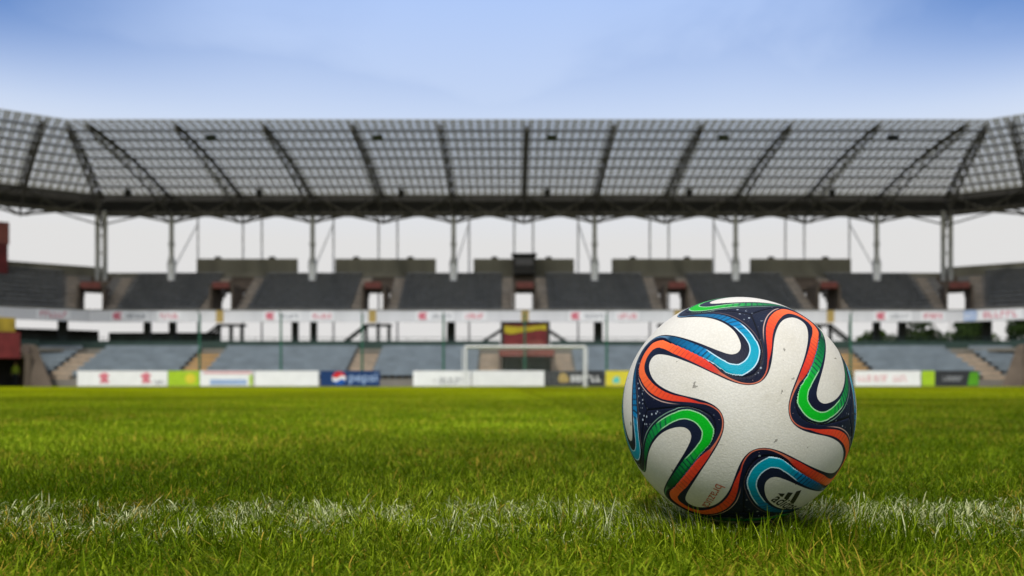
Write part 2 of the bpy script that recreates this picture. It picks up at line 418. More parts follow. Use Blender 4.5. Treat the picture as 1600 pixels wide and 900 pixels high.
# second, separate fine line outside one flank of the ribbons
fl2 = mth('MULTIPLY', step(a_p, .50, .56), mth('SUBTRACT', 1.0, step(a_p, .72, .80)))
sec = mth('SUBTRACT', 1.0, step(mth('ABSOLUTE', mth('SUBTRACT', a_o, 2.3)), .30, .60))
sec = mth('MULTIPLY', mth('MULTIPLY', sec, fl2), mth('SUBTRACT', 1.0, mth('MULTIPLY', is_blue, .8)))
navy = mixc(mth('MULTIPLY', sec, .8), navy, mixc(is_green, (.62, .42, .36), (.20, .34, .26)))
col = mixc(in_rib, navy, rib)
# white panel: warm, slightly soiled
dirt = mixc(step(noise(9, 5, .6), .35, .75), (.72, .695, .63), (.62, .585, .50))
spots = mth('MULTIPLY', step(noise(120, 2), .735, .78), step(noise(24, 2), .5, .62))
dirt = mixc(mth('MULTIPLY', spots, .8), dirt, (.10, .09, .07))
smear = step(noise(30, 6, .7), .60, .80)
dirt = mixc(mth('MULTIPLY', smear, .38), dirt, (.36, .33, .24))
mp_ = N.new('ShaderNodeMapping'); mp_.inputs['Scale'].default_value = (38, 60, 210); mp_.inputs['Rotation'].default_value = (.3, .7, .5); L.new(OB, mp_.inputs['Vector'])
sn_ = N.new('ShaderNodeTexNoise'); sn_.inputs['Scale'].default_value = 1; sn_.inputs['Detail'].default_value = 3; L.new(mp_.outputs[0], sn_.inputs['Vector'])
scuff = mth('MULTIPLY', step(sn_.outputs['Fac'], .70, .76), step(noise(20, 3), .50, .62))
dirt = mixc(mth('MULTIPLY', scuff, .75), dirt, (.16, .14, .10))
v3 = N.new('ShaderNodeTexVoronoi'); v3.inputs['Scale'].default_value = 430; L.new(OB, v3.inputs['Vector'])
dirt = mixc(mth('MULTIPLY', step(v3.outputs['Distance'], .30, .55), .11), dirt, (.30, .28, .22))
# individual knocks and ground-in specks on the white panels
dn_ = noise(420, 2)
for (px_, py_, r_) in ((1059, 566, .0013), (1084.5, 602, .0021), (1226, 547, .0015), (1239, 592, .0013), (1212, 690, .0016), (1302, 664, .0012), (986, 662, .0020), (1222, 612, .0011), (1050, 735, .0014), (1182, 575, .0009), (1262, 700, .0012), (1110, 640, .0010)):
    d_ = N.new('ShaderNodeVectorMath'); d_.operation = 'DISTANCE'; L.new(OB, d_.inputs[0])
    d_.inputs[1].default_value = (Vector(((px_-800)/F_PX, 1, (HY-py_)/F_PX)).normalized()*1.0)[:]
    dd_ = Vector(((px_-800)/F_PX, 1, (HY-py_)/F_PX)).normalized(); c0_ = BALL_C - Vector((0, 0, CAMZ)); b0_ = dd_.dot(c0_)
    d_.inputs[1].default_value = (dd_*(b0_ - math.sqrt(max(b0_*b0_ - (c0_.length_squared - BR*BR), 0))) - c0_)[:]
    s_ = mth('SUBTRACT', 1.0, step(mth('ADD', d_.outputs['Value'], mth('MULTIPLY', mth('SUBTRACT', dn_, .5), r_*5.5)), r_*.45, r_*.95))
    dirt = mixc(mth('MULTIPLY', s_, .62), dirt, (.07, .065, .05))
col = mixc(step(a_w, -.2, .2), dirt, col)
L.new(col, P.inputs['Base Color'])
P.inputs['Roughness'].default_value = .42
rr = N.new('ShaderNodeMapRange'); rr.inputs['To Min'].default_value = .36; rr.inputs['To Max'].default_value = .58
L.new(noise(14, 5), rr.inputs['Value']); L.new(rr.outputs[0], P.inputs['Roughness'])
P.inputs['Specular IOR Level'].default_value = .09
v2 = N.new('ShaderNodeTexVoronoi'); v2.inputs['Scale'].default_value = 620; L.new(OB, v2.inputs['Vector'])
b1 = N.new('ShaderNodeBump'); b1.inputs['Strength'].default_value = .30; b1.inputs['Distance'].default_value = .0005; b1.invert = True
L.new(v2.outputs['Distance'], b1.inputs['Height']); L.new(b1.outputs['Normal'], P.inputs['Normal'])
me.materials.append(bmt)

# printing on the ball: points given as seen in the photograph are carried onto the sphere once, then live on the ball
def on_ball(px, py, lift=0.00025):
    d = Vector(((px-800)/F_PX, 1, (HY-py)/F_PX)).normalized()
    c_ = BALL_C - Vector((0, 0, CAMZ)); b_ = d.dot(c_)
    t_ = b_ - math.sqrt(max(b_*b_ - (c_.length_squared - BR*BR), 0))
    return (d*t_ - c_).normalized()*(BR + lift)
black_ink = mat('black_ink', (.012, .012, .014), .4, scale=60, var=.1)
red_ink = mat('red_ink', (.46, .10, .05), .45, scale=200, var=.25)
def text_mesh(s, bold=0.0):
    cu = bpy.data.curves.new('txt', 'FONT'); cu.body = s; cu.size = 1; cu.resolution_u = 4; cu.offset = bold; cu.align_x = 'CENTER'
    o = bpy.data.objects.new('txt', cu); C.objects.link(o)
    bpy.context.view_layer.update()
    m_ = bpy.data.meshes.new_from_object(o.evaluated_get(bpy.context.evaluated_depsgraph_get()))
    bpy.data.objects.remove(o); bpy.data.curves.remove(cu)
    vv = [v.co.copy() for v in m_.vertices]; ff = [tuple(p.vertices) for p in m_.polygons]
    bpy.data.meshes.remove(m_)
    return vv, ff
def ball_text(name, s, pa, pb, m_, squash=1.0, bold=0.0):
    vv, ff = text_mesh(s, bold)
    x0 = min(v.x for v in vv); x1 = max(v.x for v in vv)
    a = on_ball(*pa); b = on_ball(*pb); mid = ((a+b)/2).normalized()
    ex = (b-a); sc = ex.length/(x1-x0); ex.normalize(); ex = (ex - mid*ex.dot(mid)).normalized(); ey = mid.cross(ex)
    mb = MB()
    mb.add([((mid*BR + ex*((v.x-(x0+x1)/2)*sc) + ey*(v.y*sc*squash)).normalized()*(BR+.00025)) for v in vv], ff)
    return mb.build(name, m_, ball)
ball_text('wordmark', 'adidas', (1203.5, 781), (1235, 797), black_ink, 1.0, .012)
lg = MB()
for poly in ([(1215.6, 770.4), (1226.3, 771), (1222.4, 776.2), (1219.5, 775.4)], [(1231, 769), (1239, 769.6), (1229.4, 781.4), (1224.6, 778.2)],
             [(1244, 767.6), (1252, 765.4), (1239.4, 787), (1234, 784.2)]):
    vs_ = [on_ball(*p) for p in poly]
    # split so that the flat pieces follow the sphere
    n_ = 6
    rows = [[((vs_[0].lerp(vs_[3], i/n_)).lerp(vs_[1].lerp(vs_[2], i/n_), j/2).normalized()*(BR+.00025)) for j in range(3)] for i in range(n_+1)]
    flat = [p for r in rows for p in r]
    lg.add(flat, [(i*3+j, i*3+j+1, i*3+j+4, i*3+j+3) for i in range(n_) for j in range(2)])
lg.build('logo', black_ink, ball)
ball_text('lettering', 'brazuca', (1119.5, 755), (1096.5, 789.5), red_ink, 1.0)
# ------------------------------------------------------------------ ground
def ground_mat():
    m = bpy.data.materials.new('turf_soil'); m.use_nodes = True
    nt = m.node_tree; N = nt.nodes; L = nt.links; p = N['Principled BSDF']
    tc = N.new('ShaderNodeTexCoord')
    def nz(s, d=5):
        n = N.new('ShaderNodeTexNoise'); n.inputs['Scale'].default_value = s; n.inputs['Detail'].default_value = d
        L.new(tc.outputs['Object'], n.inputs['Vector']); return n.outputs['Fac']
    r = N.new('ShaderNodeValToRGB'); el = r.color_ramp.elements
    el[0].position = .3; el[0].color = (.100, .125, .0005, 1); el[1].position = .72; el[1].color = (.210, .235, .0005, 1)
    L.new(nz(2.2, 8), r.inputs['Fac'])
    r2 = N.new('ShaderNodeMixRGB'); r2.blend_type = 'MULTIPLY'; r2.inputs['Fac'].default_value = .5
    L.new(r.outputs[0], r2.inputs['Color1'])
    r3 = N.new('ShaderNodeValToRGB'); r3.color_ramp.elements[0].position = .3; r3.color_ramp.elements[0].color = (.5, .5, .5, 1); r3.color_ramp.elements[1].position = .7
    L.new(nz(.12, 3), r3.inputs['Fac']); L.new(r3.outputs[0], r2.inputs['Color2'])
    L.new(r2.outputs[0], p.inputs['Base Color'])
    p.inputs['Roughness'].default_value = .95; p.inputs['Specular IOR Level'].default_value = .1
    bp = N.new('ShaderNodeBump'); bp.inputs['Strength'].default_value = .8; bp.inputs['Distance'].default_value = .03
    L.new(nz(40, 4), bp.inputs['Height']); L.new(bp.outputs[0], p.inputs['Normal'])
    return m
gm = ground_mat()
mb = MB(); mb.add([(-60, -12, .0118), (60, -12, .0118), (60, 60.2, .0118), (-60, 60.2, .0118)], [(0, 1, 2, 3)])
tag(mb.build('pitch', gm), kind='structure')
asph = mat('ground_asphalt', (.11, .11, .10), .9, scale=.3, var=.3, bump=.2)
mb = MB(); mb.add([(-1500, -1500, -.03), (1500, -1500, -.03), (1500, 1500, -.03), (-1500, 1500, -.03)], [(0, 1, 2, 3)])
tag(mb.build('ground', asph), kind='structure')

# ------------------------------------------------------------------ grass blades
def leaf_mat(name, rough=.5, trans=.3):
    m = bpy.data.materials.new(name); m.use_nodes = True
    nt = m.node_tree; N = nt.nodes; L = nt.links; p = N['Principled BSDF']; out = N['Material Output']
    a = N.new('ShaderNodeAttribute'); a.attribute_name = 'tint'
    L.new(a.outputs['Color'], p.inputs['Base Color']); p.inputs['Roughness'].default_value = rough; p.inputs['Specular IOR Level'].default_value = .03
    t = N.new('ShaderNodeBsdfTranslucent'); L.new(a.outputs['Color'], t.inputs['Color'])
    mx = N.new('ShaderNodeMixShader'); mx.inputs['Fac'].default_value = trans
    L.new(p.outputs[0], mx.inputs[1]); L.new(t.outputs[0], mx.inputs[2]); L.new(mx.outputs[0], out.inputs['Surface'])
    return m
blade_m = leaf_mat('grass_blade')

def vnoise(x, y, s, seed):
    """smooth value noise"""
    r = np.random.default_rng(seed).random((64, 64))
    x = x*s + 500; y = y*s + 500
    xi = np.floor(x).astype(int); yi = np.floor(y).astype(int); fx = x-xi; fy = y-yi
    fx = fx*fx*(3-2*fx); fy = fy*fy*(3-2*fy)
    g_ = lambda i, j: r[i % 64, j % 64]
    return (g_(xi, yi)*(1-fx)+g_(xi+1, yi)*fx)*(1-fy) + (g_(xi, yi+1)*(1-fx)+g_(xi+1, yi+1)*fx)*fy

# scatter: dense close by, thinner with distance
ys = []; xs = []; lv = []
edges = [.42, .7, 1.0, 1.4, 2.0, 2.8, 4, 5.6, 8, 11, 16, 23, 33, 46, 58]
for a_, b_ in zip(edges[:-1], edges[1:]):
    mid = (a_*b_)**.5
    dens = 115000 if mid < 1.3 else 115000*(1.3/mid)**1.75
    hw = .66*b_ + .45
    n = int(dens*(b_-a_)*2*hw)
    ys.append(rng.uniform(a_, b_, n)); xs.append(rng.uniform(-hw, hw, n)); lv.append(np.full(n, mid))
X = np.concatenate(xs); Y = np.concatenate(ys); LV = np.concatenate(lv); n = len(X)
print('blades', n)
n_patch = vnoise(X, Y, 2.2, 1)*.6 + vnoise(X, Y, 7, 2)*.4
n_big = vnoise(X, Y, .35, 3); n_mid = vnoise(X*.7, Y, 1.1, 31)
n_tuft = vnoise(X, Y, 26, 4)
H = rng.normal(.0160, .0042, n).clip(.007, .030)*(.82 + .36*n_tuft)
stray = rng.random(n) < .010; H = np.where(stray, H*1.4, H)
Wd = rng.uniform(.0006, .00135, n)*(1 + .27*np.maximum(LV-1, 0)**.85)
H = H*(1 + .010*np.maximum(LV-6, 0)).clip(1, 1.2); 
az = rng.uniform(0, 2*PI, n)*.75 + 5*vnoise(X, Y, 30, 41)
lean = np.where(rng.random(n) < .86, rng.normal(1.35, .6, n), rng.normal(.6, .4, n)); lean = np.abs(lean).clip(.05, 2.8)
# ball presses the grass down where it rests
bx, by = BALL_C.x, BALL_C.y
rx, ry = X-bx, Y-by; rr_ = np.hypot(rx, ry)
zb = BALL_C.z - np.sqrt(np.maximum(BR**2 - np.minimum(rr_, BR)**2, 0))
lim = np.where(rr_ < BR, (zb-.0115)*.95, 9)
H = np.minimum(H, np.maximum(lim, .003))
tuft = (rr_ > .085) & (rr_ < .19) & (ry < .02) & (rng.random(n) < .15)
H = np.where(tuft & (rr_ > BR), H*1.5+.004, H)
lean = np.where(tuft, lean*.45, lean)
near = rr_ < BR*1.12
az = np.where(near, np.arctan2(ry, rx) + rng.normal(0, .5, n), az)
keep = ~(rr_ < .035); 
# colour of each blade: fresh green to yellow-green, some straw
u = rng.random(n)
mixv = (0.72*u + .33*n_patch + .25*(n_big-.5) - .04).clip(0, 1)
cA = np.array([.026, .060, .0003]); cB = np.array([.100, .168, .0004]); cC = np.array([.44, .54, .030])
col = np.where(mixv[:, None] < .6, cA + (cB-cA)*(mixv[:, None]/.6), cB + (cC-cB)*((mixv[:, None]-.6)/.4))
dry = rng.random(n) < (.035 + .11*(vnoise(X, Y, 5, 8) > .68))
col = np.where(dry[:, None], np.array([.50, .36, .045])*rng.uniform(.55, 1.15, n)[:, None], col)
# mowing lanes
lane = np.where(X < .35 - .01*Y, 1.12, .88)
lane = np.where((X > .35) & (Y > 9) & (Y < 15), 1.12, lane)
fade = ((LV-1.5)/3).clip(0, 1)
col = col*(1 + (lane-1)*fade)[:, None]
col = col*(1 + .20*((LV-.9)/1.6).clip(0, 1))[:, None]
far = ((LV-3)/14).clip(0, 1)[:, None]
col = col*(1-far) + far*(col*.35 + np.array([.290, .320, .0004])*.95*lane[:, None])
col = col*(.72 + .56*n_mid + .28*(n_big-.5))[:, None]
# chalk line
edge = .022*(vnoise(X, Y, 9, 21)-.5) + .02*(vnoise(X, Y, 40, 22)-.5)
LY = Y - .012*X
pr = np.clip((LY+edge-.715)/.13, 0, 1)*np.clip((.985-LY-edge)/.05, 0, 1)
pr = pr*(.12 + .88*(vnoise(X, Y, 34, 23) > .38))*(.45+.55*vnoise(X, Y, 4.5, 24))
painted = rng.random(n) < .54*pr
lean = np.where(painted, lean*1.35+.15, lean); H = np.where(painted, H*.95, H); Wd = np.where(painted, Wd*1.15, Wd)

def make_blades(name, sel, mat_, seg3, paint=None):
    sel = np.where(sel)[0]; m_ = len(sel)
    x, y, h, wd, a, l = X[sel], Y[sel], H[sel], Wd[sel], az[sel], lean[sel]
    dx, dy = np.cos(a), np.sin(a); p0 = tilt[sel]
    tw = a + PI/2 + rng.normal(0, .5, m_); sx, sy = np.cos(tw), np.sin(tw)
    levels = ((0, 1.), (.38, .95), (.74, .68), (1., 0.)) if seg3 else ((0, 1.), (.6, .8), (1., 0.))
    V = []
    for t, k in levels:
        ang = l*t*.9
        # arc: the blade bends over more towards its tip
        rad = h/np.maximum(l, .05)
        Lc = np.maximum(np.minimum(l, 2.3-p0), .05)
        off = h*(np.cos(p0) - np.cos(p0 + Lc*t))/Lc
        up = h*(np.sin(p0 + Lc*t) - np.sin(p0))/Lc
        cx, cy = x + dx*off, y + dy*off
        if k > 0:
            V.append(np.stack([cx - sx*wd*.5*k, cy - sy*wd*.5*k, up], 1)); V.append(np.stack([cx + sx*wd*.5*k, cy + sy*wd*.5*k, up], 1))
        else:
            V.append(np.stack([cx, cy, up], 1))
    nvb = len(V); VV = np.stack(V, 1).reshape(-1, 3)
    VV[:, 2] += .0115
    if seg3: T = [(0,1,3),(0,3,2),(2,3,5),(2,5,4),(4,5,6)]
    else: T = [(0,1,3),(0,3,2),(2,3,4)]
    FF = (np.array(T)[None] + (np.arange(m_)*nvb)[:, None, None]).reshape(-1, 3)
    me = bpy.data.meshes.new(name)
    me.vertices.add(len(VV)); me.vertices.foreach_set('co', VV.astype(np.float32).ravel())
    me.loops.add(FF.size); me.loops.foreach_set('vertex_index', FF.astype(np.int32).ravel())
    me.polygons.add(len(FF)); me.polygons.foreach_set('loop_start', np.arange(0, FF.size, 3, dtype=np.int32))
    me.polygons.foreach_set('use_smooth', np.ones(len(FF), bool))
    me.update(calc_edges=True)
    cc = np.repeat(col[sel][:, None, :], nvb, 1)
    if paint is not None:
        pw = paint[sel][:, None, None]*np.linspace(.35, 1, nvb)[None, :, None].clip(0, 1)**.5
        cc = cc*(1-pw) + pw*np.array([.84, .86, .50])
    cc = np.concatenate([cc, np.ones((m_, nvb, 1))], 2).reshape(-1, 4)
    at = me.color_attributes.new('tint', 'FLOAT_COLOR', 'POINT'); at.data.foreach_set('color', cc.astype(np.float32).ravel())
    me.materials.append(mat_)
    o = bpy.data.objects.new(name, me); C.objects.link(o)
    return o
cover = rng.uniform(.6, 1, n)
tilt = rng.uniform(0, 1.0, n)*np.where(tuft, .3, 1)
g1 = make_blades('grass', keep & ~painted & (LV < 2.2), blade_m, True)
tag(g1, 'short green pitch grass round the football', 'grass', kind='stuff')
g2 = make_blades('grass', keep & ~painted & (LV >= 2.2), blade_m, False)
tag(g2, 'mown pitch grass stretching away to the goal', 'grass', kind='stuff')
g3 = make_blades('line_grass', keep & painted, blade_m, True, cover)
tag(g3, 'whitish chalked grass blades of the faded pitch line under the football', 'painted grass', kind='stuff')

# ------------------------------------------------------------------ trees behind the right-hand side
crown_m = leaf_mat('tree_leaf', .55, .25)
def tree(x, y, h, r, label, tintv):
    t = empty('broadleaf_tree', (x, y, 0)); tag(t, label, 'tree', 'trees behind the stand')
    mb = MB(); z = h*.42
    mb.tube((0, 0, -.05), (.15, .1, z), .28, .18, 10)
    for k in range(7):
        a = k*.9 + rnd.random(); q = r*rnd.uniform(.4, .8)
        mb.tube((.12, .08, z*rnd.uniform(.65, 1)), (q*math.cos(a), q*math.sin(a), h*rnd.uniform(.55, .9)), .11, .03, 6)
    mb.build('trunk', M['bark'], t)
    nl = 5200
    cent = []
    for k in range(26):
        a = rng.uniform(0, 2*PI); q = r*rng.uniform(.15, .85); zc = h*rng.uniform(.42, .93)
        q *= math.sqrt(max(.15, 1-((zc/h-.62)/.42)**2)); cent.append((q*math.cos(a), q*math.sin(a), zc, rng.uniform(.18, .34)*r, rng.uniform(.7, 1.25)))
    cent = np.array(cent); k = rng.integers(0, len(cent), nl)
    d = rng.normal(size=(nl, 3)); d /= np.linalg.norm(d, axis=1)[:, None]
    p = cent[k, :3] + d*(cent[k, 3]*rng.uniform(.55, 1.08, nl)**.6)[:, None]
    s = rng.uniform(.10, .24, nl)
    u_ = rng.normal(size=(nl, 3)); u_ /= np.linalg.norm(u_, axis=1)[:, None]
    v_ = np.cross(u_, d); v_ /= np.linalg.norm(v_, axis=1)[:, None]+1e-6
    VV = np.stack([p-u_*s[:, None], p-v_*s[:, None]*.6, p+u_*s[:, None], p+v_*s[:, None]*.6], 1).reshape(-1, 3)
    FF = np.arange(nl*4).reshape(-1, 4)
    me = bpy.data.meshes.new('crown'); me.from_pydata(VV.tolist(), [], FF.tolist()); me.update()
    cc = np.array(tintv)[None]*(cent[k, 4]*rng.uniform(.7, 1.3, nl))[:, None]
    cc = np.repeat(np.concatenate([cc, np.ones((nl, 1))], 1), 4, 0)
    at = me.color_attributes.new('tint', 'FLOAT_COLOR', 'POINT'); at.data.foreach_set('color', cc.astype(np.float32).ravel())
    me.materials.append(crown_m)
    o = bpy.data.objects.new('crown', me); C.objects.link(o); o.parent = t
    return t
for x, y, h, r, lb, tv in [
    (41.2, 98, 6.6, 2.2, 'small rounded green tree, leftmost of the trees showing under the right upper tier', (.05, .085, .015)),
    (46.5, 100, 8.6, 3.4, 'dark broad tree second from the left under the right upper tier', (.03, .05, .014)),
    (51.0, 97, 8.4, 3.2, 'dark green tree third from the left under the right upper tier', (.035, .06, .016)),
    (55.2, 104, 7.2, 2.8, 'lighter green tree second from the right under the right upper tier', (.06, .09, .02)),
    (60.5, 101, 8.8, 3.6, 'tall dense green tree, rightmost under the right upper tier', (.035, .06, .015))]:
    tree(x, y, h, r, lb, tv)
# ------------------------------------------------------------------ stands: one straight end stand, two angled corner stands
S = 12.24; TB = math.tan(math.radians(17.5)); BEND = 36.7; X0, D0 = 1.05, 75.0
def zpx(y, D): return CAMZ + (HY - y)/F_PX*D
def root_at(name, side):
    if side == 0: return empty(name, (X0, D0, 0), 0)
    return empty(name, (X0 + side*BEND, D0, 0), math.radians(-35*side))
LEN = 24.0
def xlim(side, y):
    """local x limits of a section at local depth y (the sections meet on a mitre)"""
    if side == 0: return (-(BEND + y*TB), BEND + y*TB)
    if side < 0: return (-LEN, y*TB)
    return (-y*TB, LEN)
def clip(side, xa, xb, y):
    l, r = xlim(side, y); return max(xa, l), min(xb, r)
def piece(mb, side, xa, xb, y0, y1, z0, z1):
    a0, b0 = clip(side, xa, xb, y0); a1, b1 = clip(side, xa, xb, y1)
    if b0 - a0 < .02 and b1 - a1 < .02: return
    mb.wedge(a0, max(b0, a0), a1, max(b1, a1), y0, y1, z0, z1)
# lower tier: seven steps, upper tier: nine steps
LOW = [(-13 + i*.86, .55 + i*.345) for i in range(7)]          # (y front, z top)
LOW_END = -13 + 7*.86
UP = [(-5.5 + i*.72, 6.02 + i*.435) for i in range(9)]
UP_END = -5.5 + 9*.72

def seat_rows(side, root, spans, rows, depth, m_, bh=.485, free=False):
    for (xa, xb) in spans:
        for (y, z) in rows:
            l = xa(y) if callable(xa) else xa; r = xb(y) if callable(xb) else xb
            if not free:
                l1, r1 = clip(side, l, r, y + .2); l2, r2 = clip(side, l, r, y + .6); l, r = max(l1, l2), min(r1, r2)
            if r - l < .5: continue
            nseat = int((r-l)/.50); p = (r-l)/nseat
            mb = MB()
            for i in range(nseat):
                x = l + i*p
                mb.box(x+.004, x+p-.004, y+depth-.42, y+depth-.06, z+.30, z+.345)                      # pan
                mb.wedge(x+.004, x+p-.004, x+.004, x+p-.004, y+depth-.09, y+depth-.03, z+.348, z+bh)   # shell back
                mb.box(x+.225, x+p-.225, y+depth-.26, y+depth-.06, z+.004, z+.297)                       # bracket
            mb.build('seat_row', m_, root)

def stairs_up(root, name, xc, wd, rows, ytot, m_, xc2=None):
    """aisle stair: half steps between the terrace rows"""
    mb = MB(); xc2 = xc if xc2 is None else xc2; n = len(rows)
    for i, (y, z) in enumerate(rows):
        rise = rows[1][1]-rows[0][1]; tr = rows[1][0]-rows[0][0]; x = xc + (xc2-xc)*i/(n-1)
        if i: mb.box(x-wd/2, x+wd/2, y-tr/2, y+.01, z-rise*.5-.25, z-rise*.5+.012)
        mb.box(x-wd/2, x+wd/2, y+.01, y+tr*.5-.003, z-.2, z+.012)
    return mb.build(name, m_, root)

def vomitory(root, loc, rz, wd, centre=False):
    """doorway through the upper tier: side walls, ceiling, head wall and a red sign board"""
    mb = MB(); h = wd/2
    for s in (-1, 1):
        mb.box(s*h - .09, s*h + .09, -.42, 2.2, 5.9, 8.05)
    mb.box(-h-.09, h+.09, -.40, 2.4, 8.053, 8.2)
    for i, (y, z) in enumerate(UP):
        if z > 8.1: mb.box(-.975, .975, max(y+5.0-.004, -.38), y+5.0+.712, 8.203, z+.014)
    mb.box(-h+.093, h-.093, -.1, 2.2, 5.80, 5.95)
    o = mb.build('vomitory', M['walkway'], root, loc); o.rotation_euler.z = rz
    sg = MB(); sg.bbox(-h*.78, h*.78, -.50, -.43, 7.90, 8.42, .015); sg.build('sign', M['red'], o)
    for s in (-1, 1):
        rl = MB()
        rl.tube((s*(h+.05), -.45, 6.0), (s*(h+.05), -.45, 7.0), .03); rl.tube((s*(h+.05), -.45, 7.0), (s*(h+.05), 1.0, 7.9), .03)
        rl.build('handrail', M['steel'], o)
    return o

def build_stand(side, label):
    root = root_at('grandstand', side); tag(root, label, 'grandstand', 'stands round the end of the pitch')
    BIG = 99
    # ---- lower terrace
    lx = {0: (-35.6, 35.6), -1: (-LEN, -11.6), 1: (11.6, LEN)}[side]
    mb = MB()
    for i, (y, z) in enumerate(LOW):
        y1 = y + .86
        if side == 0:
            for s in (-1, 1):
                e0, e1 = s*(35.2+.7*(y+13)), s*(35.2+.7*(y1+13))
                mb.wedge(min(e0, s*1.9), max(e0, s*1.9), min(e1, s*1.9), max(e1, s*1.9), y, y1, -.02, z)
        else: mb.box(lx[0], lx[1], y, y1, -.02, z)
    mb.build('lower_terrace', M['concrete'], root)
    # ---- concourse deck and its dark rear parapet
    mb = MB()
    if side == 0: mb.box(-38.0, 38.0, LOW_END+.003, 3.4, 2.70, 2.98)
    else: piece(mb, side, -BIG, BIG, LOW_END+.003, 3.4, 2.70, 2.98)
    mb.build('concourse_deck', M['concrete'], root)
    mb = MB()
    for (xa, xb) in ([(-38.5, -2.0), (2.0, 38.5)] if side == 0 else [(-LEN, -5.5)] if side < 0 else [(5.5, LEN)]):
        mb.box(xa, xb, LOW_END+.05, LOW_END+.13, 2.98, 3.60)
        for k in range(int((xb-xa)/1.5)): mb.tube((xa+.7+k*1.5, LOW_END+.09, 3.60), (xa+.7+k*1.5, LOW_END+.09, 3.85), .02, n=5)
        mb.tube((xa, LOW_END+.09, 3.85), (xb, LOW_END+.09, 3.85), .025, n=5)
    mb.build('guard_rail', M['rail_green'], root)
    # ---- upper terrace with gaps at the vomitories
    voms = {0: [k*S for k in (-2, -1, 0, 1, 2)], -1: [-13.5], 1: [13.5]}[side]
    mb = MB()
    for i, (y, z) in enumerate(UP):
        y1 = y + .72
        cuts = [(v-.98, v+.98) for v in voms] if i < 6 else []
        l0, r0 = xlim(side, y); l1, r1 = xlim(side, y1); ins = 1.1 if i < 6 else 0
        if side == 0: L0, R0, L1, R1 = l0+ins, r0-ins, l1+ins, r1-ins
        elif side < 0: L0, R0, L1, R1 = l0, r0-ins, l1, r1-ins
        else: L0, R0, L1, R1 = l0+ins, r0, l1+ins, r1
        xs_ = [(L0, L1)] + [(c, c) for cc in cuts for c in cc] + [(R0, R1)]
        for a, b in zip(xs_[0::2], xs_[1::2]):
            mb.wedge(a[0], b[0], a[1], b[1], y, y1, z-.62, z)
    mb.build('upper_terrace', M['step'], root)
    # ---- rim of the upper tier
    mb = MB(); piece(mb, side, -BIG, BIG, -5.72, -5.503, 5.18, 6.10)
    mb.build('fascia', M['fascia'], root)
    mb = MB(); piece(mb, side, -BIG, BIG, -5.76, -5.46, 6.103, 6.17); mb.build('coping', M['concrete'], root)
    # ---- rear walls
    mb = MB()
    piece(mb, side, -BIG, BIG, UP_END+.003, UP_END+.25, 8.95, 9.98 if side == 0 else 10.45)
    mb.build('rear_wall', M['parapet'], root)
    if side == 0:
        for k in range(-2, 3):
            mb = MB(); mb.bbox(k*S-4.45, k*S+4.45, 1.35, 1.65, 9.6, 11.28, .03)
            o = mb.build('parapet', M['parapet'], root)
            for dx in (-2.6, 2.2):
                b = MB(); b.bbox(k*S+dx-.28, k*S+dx+.28, 1.36, 1.62, 11.283, 11.48, .04); b.build('vent', M['black'], o)
    # ---- vomitories and aisle stairs
    for v in voms:
        wd = 1.74
        vomitory(root, (v, -5.0, 0), 0, wd)
        for s in (-1, 1): stairs_up(root, 'aisle_stair', v + s*1.45, .86, UP, UP_END, M['stair'])
    if side == 0:
        for s in (-1, 1):
            vomitory(root, (s*(BEND-5.0*TB), -5.0, 0), math.radians(-17.5*s), 1.9)
            stairs_up(root, 'aisle_stair', s*(BEND-3.1), .9, UP, UP_END, M['stair'], s*(BEND-2.2))
    else:
        stairs_up(root, 'aisle_stair', side*(3.1), .9, UP, UP_END, M['stair'], side*2.2)
    # ---- seats
    if side == 0:
        cs = [k*S for k in range(-2, 3)]
        spans = []
        fan = lambda sg: (lambda y: sg*(BEND-3.65+.9*(y+5.5)/6.5))
        edges = [fan(-1)] + [e for c in cs for e in (c-1.92, c+1.92)] + [fan(1)]
        spans = list(zip(edges[0::2], edges[1::2]))
        seat_rows(0, root, spans, UP, .72, M['seat_dark'])
        lows = [(-33.0, -2*S-1.0), (-2*S+1.0, -S-1.0), (-S+1.0, -3.6), (3.6, S-1.0), (S+1.0, 2*S-1.0), (2*S+1.0, 33.0)]
        seat_rows(0, root, lows, LOW, .86, M['seat_light'], .60, True)
        for s in (-1, 1):
            for (y, z) in LOW[1:]:
                e = 35.0+.7*(y+13); seat_rows(0, root, [(min(s*34.85, s*e), max(s*34.85, s*e))], [(y, z)], .86, M['seat_light'], .60, True)
        for xc, m_, w_ in ((-33.9, 'tan', 1.7), (-2*S, 'ochre', 1.7), (-S, 'tan', 1.7), (-2.75, 'tan', 1.4), (2.75, 'tan', 1.4), (S, 'tan', 1.7), (2*S, 'ochre', 1.7), (33.9, 'tan', 1.7)):
            o = stairs_up(root, 'lower_stair', xc, w_, LOW, LOW_END, M[m_])
            if m_ == 'ochre': o['label'] = 'ochre yellow aisle stair'
    else:
        s = side
        fn = lambda y: s*(3.65-.9*(y+5.5)/6.5)
        sp = [(fn, 11.4) if s > 0 else (-11.4, fn), (min(s*15.9, s*LEN), max(s*15.9, s*LEN))]
        seat_rows(side, root, sp, UP, .72, M['seat_dark'])
        sl = [(min(s*13.4, s*LEN), max(s*13.4, s*LEN))]
        seat_rows(side, root, sl, LOW, .86, M['seat_light'])
        stairs_up(root, 'lower_stair', s*12.5, 1.6, LOW, LOW_END, M['tan'])
